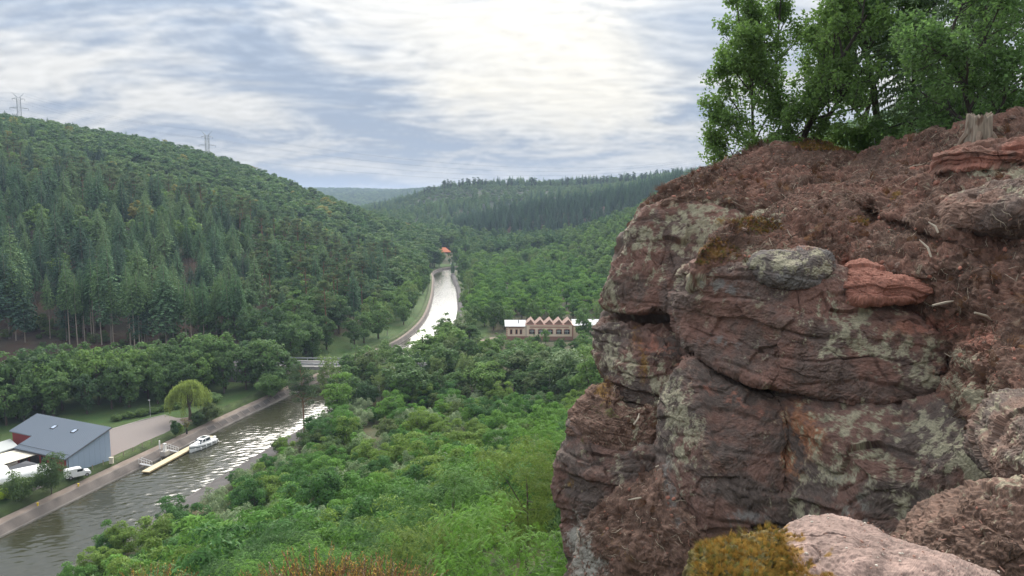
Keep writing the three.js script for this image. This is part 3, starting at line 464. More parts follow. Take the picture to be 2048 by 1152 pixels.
  for (let D = 50; D < 190; D += s) for (let x = -66; x < 50; x += s) {
    const xx = x + (rnd() - 0.5) * s, zz = -D + (rnd() - 0.5) * s, k = rnd(), h = rnd(), y = ground(xx, zz), p = n2(xx * 0.04 + 3, zz * 0.04), U = xx / D * 1547 + 1024;
    if (onCanal(xx, zz, 12, zz < -128 && zz > -178 ? 6.6 : 4.6) || !seen(xx, y + 3, zz, 0.06) || U > 1480) continue;
    const gap = n2(xx * 0.07 - 8, zz * 0.07 + 2); if (D > 95 && gap > 0.62) continue;
    if (D > 156 && Math.abs(U - 738) < 22 && D < 170) continue; // sandy track
    if (p > 0.02 && k < 0.6) plant('sallow', xx, zz, 3 + 2 * h, rnd, { zone: 'scrub' });
    else if (D > 130 && k < 0.45) plant('darkBush', xx, zz, 2.6 + 2.4 * h, rnd, { zone: 'scrub' });
    else plant('locustBush', xx, zz, (D < 90 ? 4.6 : 3.2) + 4 * h * h, rnd, { zone: 'scrub', mat: p < -0.4 ? 3 : Math.floor(rnd() * 3) });
  }
}
const PLACE = { hillstand: 'on the left hillside', hillpine: 'on the slope above the canal', hill: 'high on the left hill', far: 'across the valley', flat: 'on the flat below the factory', edge: 'at the lower edge of the spruce stand', belt: 'behind the club house', hillfoot: 'at the foot of the left hill', valley: 'along the far canal', righthill: 'on the hillside beside the cliff', locustwood: 'behind the factory', scrub: 'in the scrub below the rocks', crest: 'on the far crest', crest2: 'at the end of the left ridge' };
const where = (p) => { // which part of its stretch it grows in
  const D = -p.z, u = p.x / D;
  if (p.zone === 'scrub') { const { d, hw } = canalAt(p.x, p.z); return d - hw < 16 ? ' along the canal bank' : u > 0 ? ' towards the cliff' : D < 85 ? ' in the lower foreground' : D > 150 ? ' towards the tall trees' : ' half way up the slope'; }
  if (p.zone === 'hillstand') return (D < 262 ? ', lower rows' : D < 310 ? ', middle rows' : ', upper rows') + (u < -0.52 ? ' at far left' : '');
  if (p.zone === 'hillpine') return D < 340 ? ', lower part' : D < 400 ? ', middle part' : ', upper part';
  if (p.zone === 'flat') return u < -0.13 ? ' near the bridge' : u < 0 ? ' near the birches' : ' near the cliff';
  if (p.zone === 'locustwood') return D < 370 ? ', near edge' : D < 430 ? ', middle' : ', far edge';
  if (p.zone === 'valley') return u < -0.06 ? ', left bank' : ', right bank';
  if (p.zone === 'belt') return u < -0.5 ? ', behind its roof' : u < -0.36 ? ', behind the willow' : ', towards the bridge';
  return '';
};
const LOOK = { mast: ['mid green', 'yellowish'], spruce: ['mid green', 'lighter green', 'yellowish green', 'very dark'], pine: ['dull green', 'lighter'], tree: ['dark green', 'mid green', 'bright green', 'blackish green', 'olive'], beech: ['dark', 'mid green', 'light green', 'yellowing', 'fresh green'], locustTree: ['mid', 'light', 'darker'], birch: ['yellowish', 'grey green'], sallow: ['paler', 'greener'], locustBush: ['mid green', 'light green', 'dark green', 'yellow green'], darkBush: ['deep green', 'olive green'] };
// what each kind is called where it stands
const WORDS = {
  spruce: { name: 'spruce_tree', cat: 'tree', zones: { hillstand: 'tall spruce in the stand on the left hillside', hillpine: 'spruce among pines on the slope above the canal', hill: 'spruce among broadleaf trees high on the left hill', far: 'spruce on the far spur across the valley', flat: 'spruce by the far end of the canal' } },
  mast: { name: 'mast_spruce', cat: 'tree', zones: { edge: 'spruce on a tall pale bare trunk at the lower edge of the stand' } },
  pine: { name: 'pine_tree', cat: 'tree', zones: { hillpine: 'flat crowned pine on the slope above the canal', flat: 'slender pine among the birches below the factory' } },
  tree: { name: 'broadleaf_tree', cat: 'tree', zones: { belt: 'broadleaf tree in the belt behind the grey roofed building', hillfoot: 'broadleaf tree at the foot of the left hill beside the road', hillpine: 'broadleaf tree among pines on the slope above the canal', valley: 'broadleaf tree on the valley floor along the far canal', flat: 'broadleaf tree on the flat between canal and pink factory' } },
  beech: { name: 'woodland_tree', cat: 'tree', zones: { hill: 'round crowned broadleaf tree high on the left hill', righthill: 'broadleaf tree on the hillside beside the rock cliff', far: 'round crowned tree in the woods across the valley' } },
  locustTree: { name: 'locust_tree', cat: 'tree', zones: { locustwood: 'green locust tree in the wood behind the pink factory', flat: 'bright yellow green tree beside the pine at the canal' } },
  birch: { name: 'birch_tree', cat: 'tree', zones: { valley: 'pale stemmed birch on the valley floor along the far canal', flat: 'pale stemmed birch on the flat below the pink factory' } },
  sallow: { name: 'willow_shrub', cat: 'shrub', zones: { scrub: 'silvery willow shrub in the scrub', flat: 'large silvery willow bush beside the rock cliff edge' } },
  locustBush: { name: 'locust_shrub', cat: 'shrub', zones: { scrub: 'feathery locust shrub in the scrub' } },
  darkBush: { name: 'dark_shrub', cat: 'shrub', zones: { edge: 'shrub in the undergrowth at the foot of the spruces', scrub: 'low shrub in the scrub' } },
  tall: { name: 'crest_tree', cat: 'tree', zones: { crest: 'lone tall tree standing on the bare far crest', crest2: 'tall tree standing up from the end of the left ridge' } },
};
{
  const by = new Map(), m4 = new THREE.Matrix4(), q4 = new THREE.Quaternion(), up = V(0, 1, 0), rest = new Map();
  for (const p of plants) { if (!by.has(p.sp)) by.set(p.sp, []); by.get(p.sp).push(p); }
  for (const [sp, list] of by) {
    list.sort((a, b) => b.h / -b.z - a.h / -a.z);
    const L = LIB[sp], w = WORDS[sp];
    list.forEach((p, i) => {
      const s = p.h / L.shapes[p.shape].h, inView = seen(p.x, p.y + p.h * 0.6, p.z, 0.02);
      if (inView && (list.shown ?? 0) < 300 && w.zones[p.zone]) {
        const look = (LOOK[sp] ?? [])[p.mat], label = (look ? look + ' ' : '') + w.zones[p.zone] + where(p);
        list.shown = (list.shown ?? 0) + 1;
        const o = thing(w.name, label, w.cat, [p.x, p.y - 0.1, p.z], p.turn, `${w.name.replace('_', ' ')}s ${PLACE[p.zone]}`);
        o.scale.set(s * p.wide, s, s * p.wide);
        mesh('trunk', L.shapes[p.shape].trunk, barkMat, o); mesh('crown', L.shapes[p.shape].crown, L.mats[p.mat], o);
      } else { const k = sp + p.shape; if (!rest.has(k)) rest.set(k, { sp, shape: p.shape, list: [] }); rest.get(k).list.push({ p, s }); }
    });
  }
  const woods = { far: null };
  const names = { spruce: ['spruce_forest', 'dark spruce woods covering the slopes behind'], pine: ['pine_forest', 'pine woods on the slopes behind'], scrub: ['scrub', 'dense green scrub filling the slope below the rocks'], wood: ['broadleaf_forest', 'mixed broadleaf woods covering hills and valley'] };
  const groupOf = (sp) => (sp === 'spruce' || sp === 'mast' ? 'spruce' : sp === 'pine' ? 'pine' : /Bush|sallow/.test(sp) ? 'scrub' : 'wood');
  for (const { sp, shape, list } of rest.values()) {
    const key = groupOf(sp);
    if (!woods[key]) { const g = new THREE.Group(); g.name = names[key][0]; scene.add(g); tag(g, names[key][1], key === 'scrub' ? 'scrub' : 'forest', null, 'stuff'); woods[key] = g; }
    const S = LIB[sp].shapes[shape], white = leafyWhite(), col = new THREE.Color();
    for (const [part, geo, mat] of [['crowns', S.crown, white], ['trunks', S.trunk, barkMat]]) {
      const near = part === 'trunks' ? list.filter(({ p }) => -p.z < 700) : list; if (!near.length) continue;
      const im = new THREE.InstancedMesh(geo, mat, near.length); im.name = part; im.userData.kind = 'stuff'; im.castShadow = im.receiveShadow = true;
      near.forEach(({ p, s }, i) => { m4.compose(V(p.x, p.y - 0.1, p.z), q4.setFromAxisAngle(up, p.turn), V(s * p.wide, s, s * p.wide)); im.setMatrixAt(i, m4); if (part === 'crowns') { const r = rngOf(Math.round(p.x * 31 + p.z * 17)), k = 0.85 + 0.3 * r(); im.setColorAt(i, col.copy(LIB[sp].mats[p.mat].color).multiplyScalar(k)); } });
      woods[key].add(im);
    }
  }
}

// ---------------------------------------------------------------- sandstone cliff
// outlines of the rock masses in metres: points round the edge, a middle point and the way the face looks
const CLIFF = {
  upperSlope: { out: [[3.22,52.15,-21.3],[3.49,52.65,-21.6],[3.9,52.97,-22],[4.69,53.32,-22.8],[6.21,53.89,-24.5],[8.38,54.61,-26.5],[9.29,54.86,-27.2],[9.95,55.04,-27.5],[10.6,54.9,-27],[10.68,54.65,-26],[10.89,54.27,-24.5],[9.73,53.72,-22.5],[8.3,53.27,-21],[6.96,52.85,-20.2],[6.13,52.64,-20],[5.51,52.84,-20.6],[4.74,52.74,-20.7],[3.96,52.79,-20.8],[3.53,52.35,-21]], c: [6.66,53.41,-22.8], n: [-0.15, 0.75, 0.65], bulge: 0.45, depth: 3, kind: 'debris', N: 400, R: 110, B: 14, amp: 0.16 },
  upperWall: { out: [[3.15,52.04,-21.4],[3.76,52.89,-21.2],[5.05,53.0,-20.9],[6.11,52.77,-20.4],[6.52,52.36,-20],[5.22,51.69,-19.4],[4.69,51.02,-19.2],[4.4,50.26,-19.2],[4.3,50.09,-19.3],[3.73,50.12,-20],[3.17,50.01,-20.6],[2.7,49.96,-21.3],[2.51,50.17,-21.5],[2.61,50.64,-21.5],[2.82,51.14,-21.4],[3.06,51.62,-21.4]], c: [4.09,51.43,-20.3], n: [-0.3, 0.05, 0.95], bulge: 0.33, depth: 5, kind: 'wall', N: 340, R: 95, B: 46, amp: 0.1 },
  leftPillar: { out: [[2.62,49.78,-21.2],[3.24,49.73,-21],[4.03,49.72,-20.8],[4.59,49.7,-20.3],[4.61,49.24,-19.2],[4.4,48.94,-18.8],[3.89,48.24,-18.6],[3.66,47.51,-18.5],[3.38,46.91,-18.4],[2.91,47.36,-19],[2.65,47.71,-19.6],[2.51,48.26,-20.4],[2.29,48.89,-21],[2.29,49.39,-21.2]], c: [3.3,48.86,-19.2], n: [-0.25, 0.3, 0.92], bulge: 0.23, depth: 4.5, kind: 'pillar', N: 320, R: 95, B: 42, amp: 0.12 },
  lowerMound: { out: [[2.59,48.25,-19.8],[2.12,48.22,-19.6],[1.68,47.95,-19.2],[1.44,47.5,-18.6],[1.55,47.32,-18.2],[2.09,47.01,-17.8],[2.54,46.91,-17.6],[3.24,47.11,-17.6],[3.64,47.56,-17.9],[3.63,47.98,-18.4],[3.03,47.81,-19]], c: [2.52,47.72,-18], n: [-0.3, 0.6, 0.74], bulge: 0.3, depth: 3, kind: 'debrisrock', N: 300, R: 90, B: 20, amp: 0.13 },
  lowerPillar: { out: [[1.57,47.61,-18.8],[1.28,47.15,-18.5],[1.06,46.71,-18.3],[1.01,46.23,-18.1],[1.15,45.61,-18],[1.31,44.89,-17.9],[1.48,44.31,-17.8],[1.94,44.54,-17.2],[2.34,45.76,-16.9],[3.22,46.74,-16.8],[3.37,47.28,-17.1],[2.74,47.24,-17.4],[2.1,47.26,-17.9]], c: [1.97,46.59,-17.2], n: [-0.35, 0.25, 0.9], bulge: 0.26, depth: 4, kind: 'darkrock', N: 320, R: 85, B: 40, amp: 0.1 },
  lowerDebris: { out: [[3.47,47.31,-17],[3.12,47.0,-16.9],[2.49,46.6,-16.8],[1.8,46.03,-16.6],[1.55,45.68,-16.5],[1.4,45.22,-16.4],[1.3,44.68,-16.2],[1.28,43.17,-16],[3.86,44.27,-14.2],[4.02,45.92,-14.6],[3.8,46.47,-15],[3.5,46.82,-16]], c: [2.72,45.86,-15.4], n: [-0.2, 0.55, 0.8], bulge: 0.3, depth: 3.5, kind: 'debris2', N: 320, R: 90, B: 24, amp: 0.13 },
  mossLedge: { out: [[3.99,51.53,-16.9],[4.09,51.85,-17],[4.78,52.22,-17.8],[5.7,52.5,-18.6],[6.75,52.85,-19.6],[8.14,53.29,-20.6],[9.02,53.13,-20.2],[9.03,52.52,-18.8],[7.83,51.99,-17.4],[7.3,51.58,-16.9],[6.23,51.76,-16.7],[5.34,51.56,-16.6],[4.51,51.41,-16.7]], c: [6.37,52.2,-17.9], n: [-0.1, 0.8, 0.6], bulge: 0.35, depth: 2.5, kind: 'mossy', N: 320, R: 95, B: 14, amp: 0.14 },
  centralBlock: { out: [[3.91,50.23,-17.8],[3.9,50.89,-17.6],[3.97,51.44,-17.3],[4.45,51.58,-16.9],[5.18,51.7,-16.8],[6.41,51.83,-16.6],[7.08,51.63,-16.4],[7.46,51.14,-16],[7.99,50.92,-15.6],[8.42,50.43,-15.2],[8.61,49.94,-15],[8.36,49.46,-14.8],[7.89,49.11,-14.8],[6.91,49.04,-15],[6.03,49.08,-15.3],[5.04,49.21,-15.7],[4.46,49.4,-16.3],[4.08,49.63,-17.2]], c: [5.92,50.34,-15.7], n: [-0.1, 0.05, 0.99], bulge: 0.29, depth: 4, kind: 'central', N: 520, R: 150, B: 34, amp: 0.1 },
  lensBoulder: { out: [[5.05,51.64,-16.5],[5.24,51.85,-16.5],[5.72,51.94,-16.5],[6.32,51.98,-16.4],[6.73,51.87,-16.3],[6.77,51.54,-16.2],[6.31,51.24,-16],[5.68,51.16,-16],[5.24,51.31,-16.2]], c: [5.73,51.62,-15.75], n: [0, 0.1, 0.99], bulge: 0.12, depth: 1, kind: 'lichen', N: 220, R: 60, B: 12, amp: 0.05 },
  redSlab: { out: [[6.94,51.47,-16],[7.4,51.73,-16.4],[7.8,51.51,-15.9],[8.29,51.35,-15.4],[8.3,51.13,-15.2],[7.69,51.01,-15.2],[7.14,50.99,-15.3],[6.89,51.04,-15.6]], c: [7.4,51.28,-15.25], n: [0, 0.35, 0.94], bulge: 0.12, depth: 1.1, kind: 'red', N: 220, R: 60, B: 14, amp: 0.05 },
  rightSlope: { out: [[8.22,53.21,-20.8],[9.58,53.93,-22.5],[10.57,54.27,-23.8],[10.79,54.54,-23],[11.04,54.73,-21],[10.86,54.75,-19.5],[11.4,54.97,-18.6],[11.69,55.04,-17.8],[12.41,55.11,-16],[9.91,52.23,-12],[8.08,49.85,-9.5],[7.43,49.79,-10.8],[7.68,49.72,-12],[7.93,49.42,-13.6],[8.25,49.46,-14.6],[8.49,49.94,-15],[7.99,50.89,-15.8],[7.42,51.31,-16.4],[7.52,51.89,-17.2],[8.58,52.52,-18.6]], c: [8.99,51.66,-14.8], n: [-0.2, 0.62, 0.76], bulge: 0.25, depth: 4, kind: 'slope', N: 720, R: 180, B: 16, amp: 0.17 },
  rightCrag: { out: [[8.89,52.95,-15.8],[9.29,53.29,-16],[9.75,53.4,-15.6],[10.33,53.48,-15],[10.43,52.82,-14.4],[10.05,52.27,-14.2],[9.58,52.23,-14.6],[9.06,52.33,-15],[8.85,52.5,-15.5]], c: [9.23,52.77,-14.4], n: [-0.2, 0.25, 0.94], bulge: 0.25, depth: 2, kind: 'crag', N: 260, R: 70, B: 14, amp: 0.1 },
  topCrag: { out: [[9.67,53.93,-17.8],[10.17,54.17,-17.8],[10.69,54.22,-17.2],[11.37,54.26,-16.6],[11.2,53.81,-16],[10.44,53.73,-16.4],[9.95,53.7,-17]], c: [10.23,53.95,-16.6], n: [-0.1, 0.6, 0.8], bulge: 0.15, depth: 1.2, kind: 'redband', N: 220, R: 50, B: 10, amp: 0.09 },
  leftWall: { out: [[3.41,48.45,-17.3],[3.68,49.15,-17.4],[4.03,49.54,-17],[4.52,49.33,-16.5],[5.03,49.1,-16],[5.57,48.87,-15.7],[5.69,48.43,-15.4],[5.48,47.52,-15],[5.57,46.64,-14.6],[5.46,44.52,-13.8],[3.72,44.15,-14.4],[3.66,45.94,-15],[3.44,46.51,-16.2],[3.25,47.06,-16.9],[3.25,47.81,-17.1]], c: [4.25,47.62,-15.3], n: [-0.35, 0.05, 0.94], bulge: 0.23, depth: 4, kind: 'leftwall', N: 450, R: 140, B: 26, amp: 0.09 },
  rightWall: { out: [[5.46,48.9,-16],[5.94,49.09,-15.6],[6.95,49.07,-15.1],[7.87,49.21,-14.4],[8.06,49.48,-13],[8.13,49.56,-11.6],[8.31,49.49,-10.6],[8.08,46.86,-10],[5.01,44.64,-13.6],[5.22,46.13,-14.6],[5.41,47.44,-15.2],[5.49,48.23,-15.7]], c: [6.79,47.82,-13.4], n: [-0.2, 0.1, 0.97], bulge: 0.20, depth: 4, kind: 'rightwall', N: 520, R: 150, B: 26, amp: 0.1 },
  edgeBoulder: { out: [[6.79,50.32,-9.9],[6.57,50.14,-9.9],[6.44,49.86,-9.9],[6.36,49.62,-9.8],[6.39,49.39,-9.7],[6.54,49.22,-9.6],[7.11,49.17,-9.4],[7.37,49.89,-9.4],[7.22,50.45,-9.7]], c: [6.4,49.99,-9.0], n: [-0.3, 0.15, 0.94], bulge: 0.15, depth: 2, kind: 'lichen2', N: 340, R: 100, B: 60, amp: 0.06 },
  cornerRock: { out: [[4.97,48.87,-8.9],[5.19,49.22,-8.9],[5.5,49.53,-8.9],[5.75,49.7,-8.8],[6.03,49.71,-8.6],[6.63,49.64,-8.4],[6.14,48.33,-7.6],[4.43,48.08,-8]], c: [5.34,49.18,-8.0], n: [-0.2, 0.4, 0.9], bulge: 0.15, depth: 2, kind: 'debrisrock2', N: 380, R: 105, B: 40, amp: 0.08 },
  pinkBoulder: { out: [[1.48,50.99,-4.3],[1.63,51.02,-4.5],[1.78,51.04,-4.6],[1.94,51.05,-4.6],[2.22,50.99,-4.6],[2.31,50.95,-4.5],[2.49,50.89,-4.45],[2.67,50.85,-4.4],[2.81,50.82,-4.3],[2.74,50.83,-4],[2.13,50.71,-3],[1.0,50.71,-3],[1.36,50.89,-4]], c: [1.81,51.02,-3.7], n: [0, 0.85, 0.5], bulge: 0.12, depth: 0.8, kind: 'pink', N: 380, R: 110, B: 20, amp: 0.03 },
  mossLump: { out: [[1.02,51.06,-4.1],[1.17,51.04,-4.25],[1.4,51.04,-4.35],[1.53,51.05,-4.35],[1.54,51.02,-4.2],[1.46,50.97,-3.9],[1.2,50.64,-3.1],[0.77,50.64,-3.1],[0.97,51.0,-3.9]], c: [1.17,50.99,-3.75], n: [0, 0.7, 0.7], bulge: 0.1, depth: 0.6, kind: 'moss', N: 300, R: 90, B: 18, amp: 0.03 },
  backing: { out: [[3.5,51.98,-22.8],[4.52,52.85,-23],[6.74,52.72,-22],[9.11,53.13,-21],[9.86,52.78,-17.5],[11.02,53.0,-14],[10.08,45.93,-11.5],[1.68,41.94,-18],[1.61,44.59,-19],[1.79,46.99,-19.8],[2.72,47.76,-21],[2.54,48.84,-22],[2.95,50.09,-22.5]], c: [7.55,48.43,-17.4], n: [-0.15, 0.1, 0.98], bulge: 0.2, depth: 3, kind: 'dark', N: 240, R: 70, B: 12, amp: 0.12 },
};
// patches of lichen, moss and bare sand: [kind, centre x, y, z, half width, half height, cover]
const PATCHES = [
  ['lichen', 3.54, 51.94, -20.6, 0.80, 0.40, 0.9],
  ['lichen', 4.92, 52.22, -20.3, 1.18, 0.59, 0.9],
  ['lichen', 2.76, 50.37, -21.4, 0.22, 0.62, 1],
  ['lichen', 4.12, 52.46, -20.9, 0.81, 0.27, 0.6],
  ['lichen', 5.68, 52.49, -20, 0.65, 0.31, 0.8],
  ['lichen', 4.96, 52.74, -20.5, 0.80, 0.16, 0.8],
  ['lichen', 3.58, 51.19, -20, 0.52, 0.13, 0.45],
  ['lichen', 3.85, 50.93, -20, 0.78, 0.10, 0.35],
  ['lichen', 2.61, 48.93, -20.8, 0.30, 0.54, 0.8],
  ['lichen', 3.04, 48.68, -19.4, 0.18, 0.50, 0.9],
  ['ochre', 3.3, 48.99, -19.2, 0.17, 0.74, 0.9],
  ['green', 3.74, 48.86, -19.2, 0.37, 0.32, 0.6],
  ['red', 3.66, 49.31, -19.5, 0.63, 0.23, 0.8],
  ['lichen', 2.91, 47.75, -19, 0.17, 0.37, 0.7],
  ['grey', 3.57, 48.41, -18.9, 0.49, 0.17, 0.6],
  ['lichen', 3.65, 48.36, -17.2, 0.29, 0.67, 1],
  ['lichen', 3.52, 47.6, -17, 0.22, 0.66, 0.7],
  ['grey', 3.4, 46.93, -16.6, 0.17, 0.64, 0.9],
  ['red', 4.12, 49.08, -16.6, 0.43, 0.32, 0.5],
  ['pale', 1.62, 45.17, -16.4, 0.32, 0.64, 1.2],
  ['pale', 1.99, 45.26, -16.2, 0.13, 0.31, 0.8],
  ['ochre', 2.2, 45.83, -16.2, 0.27, 0.23, 0.7],
  ['ochre', 1.37, 46.41, -17.7, 0.16, 0.21, 0.7],
  ['ochre', 2.32, 48.29, -19.4, 0.38, 0.18, 0.9],
  ['green', 1.81, 47.29, -18, 0.19, 0.16, 0.5],
  ['green', 2.27, 48.0, -19, 0.27, 0.12, 0.9],
  ['ochre', 4.49, 51.9, -17.1, 0.40, 0.22, 1],
  ['ochre', 4.17, 51.69, -16.9, 0.17, 0.13, 0.8],
  ['ochre', 5.58, 52.42, -18.2, 0.47, 0.14, 0.7],
  ['red', 6.18, 52.0, -16.9, 0.66, 0.09, 0.8],
  ['red', 7.33, 52.11, -17.3, 0.34, 0.22, 0.5],
  ['red', 7.28, 51.61, -16.6, 0.24, 0.43, 0.8],
  ['lichen', 4.1, 51.24, -17, 0.24, 0.22, 1],
  ['grey', 4.52, 51.17, -16.7, 0.54, 0.22, 0.8],
  ['lichen', 5.49, 51.73, -15.8, 0.61, 0.22, 0.8],
  ['lichen', 6.39, 51.66, -16, 0.27, 0.27, 1.1],
  ['grey', 5.81, 51.37, -15.8, 0.51, 0.12, 0.9],
  ['lichen', 6.83, 50.55, -15.7, 0.61, 0.26, 0.8],
  ['lichen', 7.23, 50.19, -15.4, 0.90, 0.34, 0.75],
  ['lichen', 8.18, 50.15, -15.1, 0.35, 0.25, 0.8],
  ['lichen', 6.51, 49.95, -15.6, 0.61, 0.14, 0.6],
  ['grey', 4.45, 49.92, -16.3, 0.74, 0.23, 0.6],
  ['lichen', 6.93, 50.76, -15.7, 0.71, 0.12, 0.7],
  ['maroon', 4.86, 50.46, -16.3, 0.84, 0.27, 0.8],
  ['maroon', 5.71, 49.53, -15.6, 0.91, 0.30, 0.5],
  ['grey', 7.02, 49.49, -15.3, 0.99, 0.20, 0.35],
  ['lichen', 8.0, 49.65, -13.6, 0.40, 0.25, 1.1],
  ['lichen', 7.74, 49.99, -12, 0.16, 0.12, 1.1],
  ['red', 7.82, 50.5, -15.4, 0.50, 0.20, 0.8],
  ['red', 8.41, 50.53, -15.2, 0.59, 0.29, 0.9],
  ['red', 8.68, 50.24, -14.6, 0.34, 0.28, 0.6],
  ['red', 8.39, 49.71, -14.8, 0.33, 0.15, 0.8],
  ['orange', 5.79, 48.43, -15.4, 0.30, 0.60, 1.1],
  ['orange', 5.54, 47.76, -15.2, 0.20, 0.39, 0.9],
  ['lichen', 6.52, 48.75, -15, 0.45, 0.23, 0.9],
  ['lichen', 6.08, 48.1, -14.8, 0.44, 0.57, 0.65],
  ['lichen', 7.57, 48.68, -13.6, 0.30, 0.30, 1.1],
  ['lichen', 7.64, 48.91, -12.6, 0.28, 0.24, 0.8],
  ['lichen', 6.8, 47.86, -13.8, 0.21, 0.62, 0.6],
  ['lichen', 7.31, 47.9, -13.2, 0.26, 0.60, 0.55],
  ['lichen', 5.63, 46.97, -14.8, 0.25, 0.57, 0.7],
  ['grey', 6.29, 47.47, -14.3, 0.55, 0.55, 0.5],
  ['lichen', 6.85, 48.4, -14.8, 0.29, 0.29, 0.5],
  ['grey', 4.69, 46.77, -15.3, 0.59, 0.26, 0.7],
  ['grey', 4.24, 47.19, -15.6, 0.40, 0.14, 0.5],
  ['red', 4.83, 48.79, -16, 0.52, 0.27, 0.7],
  ['maroon', 4.27, 47.99, -15.8, 0.61, 0.51, 0.6],
  ['grey', 4.92, 47.87, -15.5, 0.40, 0.60, 0.35],
  ['lichen', 6.17, 49.95, -9.2, 0.18, 0.36, 0.8],
  ['lichen', 10.26, 53.58, -16.6, 0.36, 0.15, 1.1],
  ['red', 10.04, 53.85, -16.8, 0.65, 0.15, 1],
  ['red', 9.24, 53.0, -16.8, 0.54, 0.13, 0.6],
  ['red', 9.27, 53.0, -18.6, 0.48, 0.12, 0.5],
  ['lichen', 9.52, 53.09, -14.6, 0.23, 0.21, 0.7],
  ['ochre', 9.73, 54.68, -26.5, 0.86, 0.14, 1],
  ['green', 10.52, 54.8, -26.8, 0.69, 0.10, 1],
  ['ochre', 9.11, 53.13, -20.4, 0.26, 0.08, 0.9],
  ['ochre', 9.08, 52.85, -19.6, 0.15, 0.10, 0.9],
  ['ochre', 7.98, 52.52, -18.6, 0.19, 0.10, 0.6],
  ['red', 4.32, 53.0, -22, 0.85, 0.14, 0.4],
  ['red', 6.72, 53.59, -23, 0.89, 0.18, 0.5],
  ['red', 7.08, 53.2, -21.4, 0.55, 0.11, 0.5],
];

const rockMat = vcol(0.96, { map: grain, bumpMap: relief, bumpScale: 0.012 }), smoothRock = vcol(0.96, { map: grain, bumpMap: relief, bumpScale: 0.0015 });
const hash1 = (k) => { const s = Math.sin(k * 127.1 + 3.7) * 43758.5453; return s - Math.floor(s); };
// bedded sandstone: layers of uneven thickness stand proud or back, with open joints between
function bedding(x, y, z, th, amp) {
  const q = (y + 0.1 * x - 0.05 * z + 0.16 * n3(x * 0.35, y * 0.5, z * 0.35) + 0.04 * n3(x * 1.6, y * 1.2, z * 1.6)) / th;
  const k = Math.floor(q), f = q - k, a = hash1(k) * 2 - 1, b = hash1(k + 1) * 2 - 1, e = sstep(0.85, 0.98, f);
  return amp * (mix(a, b, e) - 0.9 * Math.exp(-(((f - 0.9) / 0.07) ** 2)) * sstep(-0.3, 0.3, n3(x * 0.8 + 7, y, z * 0.8)));
}
const TONES = { // base colours of rock and what covers it
  lichen: [0.5, 0.46, 0.315], pale: [0.52, 0.5, 0.43], ochre: [0.34, 0.19, 0.045], green: [0.15, 0.15, 0.045], red: [0.46, 0.2, 0.14], orange: [0.46, 0.2, 0.1], grey: [0.29, 0.27, 0.25], maroon: [0.285, 0.155, 0.118],
  soil: [0.19, 0.113, 0.08], dark: [0.165, 0.125, 0.105], brown: [0.3, 0.18, 0.132],
};
const KINDS = { // two rock colours that mingle, speckle of lichen, roughness of relief: [a, b, lichen, bed thickness, bed amount, rubble]
  debris: ['soil', 'red', 0, 0.25, 0.25, 1], debris2: ['soil', 'brown', 0, 0.3, 0.2, 1], debrisrock: ['brown', 'soil', 0.05, 0.22, 0.6, 0.6], debrisrock2: ['soil', 'brown', 0.12, 0.3, 0.4, 0.7], mossy: ['soil', 'red', 0.02, 0.3, 0.3, 0.9], slope: ['soil', 'red', 0.03, 0.5, 0.7, 1],
  wall: ['maroon', 'dark', 0.08, 0.55, 0.6, 0.1], pillar: ['dark', 'maroon', 0.2, 0.3, 1.1, 0.15], darkrock: ['dark', 'maroon', 0.15, 0.4, 0.8, 0.2], central: ['maroon', 'dark', 0.25, 0.45, 0.9, 0.15], lichen: ['grey', 'dark', 0.45, 0.3, 0.4, 0.1], red: ['red', 'red', 0, 0.12, 0.6, 0.15], crag: ['brown', 'dark', 0.15, 0.35, 0.8, 0.2], redband: ['red', 'brown', 0, 0.12, 1.2, 0.3],
  leftwall: ['dark', 'maroon', 0.12, 0.6, 0.7, 0.12], rightwall: ['dark', 'maroon', 0.42, 0.6, 0.5, 0.2], lichen2: ['dark', 'brown', 0.6, 0.3, 0.3, 0.1], pink: ['pinkstone', 'pinkstone', 0, 0.2, 0.15, 0.1], moss: ['ochre', 'green', 0, 0.2, 0, 1], dark: ['dark', 'soil', 0.1, 0.5, 0.6, 0.3],
};
TONES.pinkstone = [0.4, 0.275, 0.23];
const PATCH_OF = PATCHES.map(([k, x, y, z, a, b, s], i) => ({ k, x, y, z, a, b, s, i }));
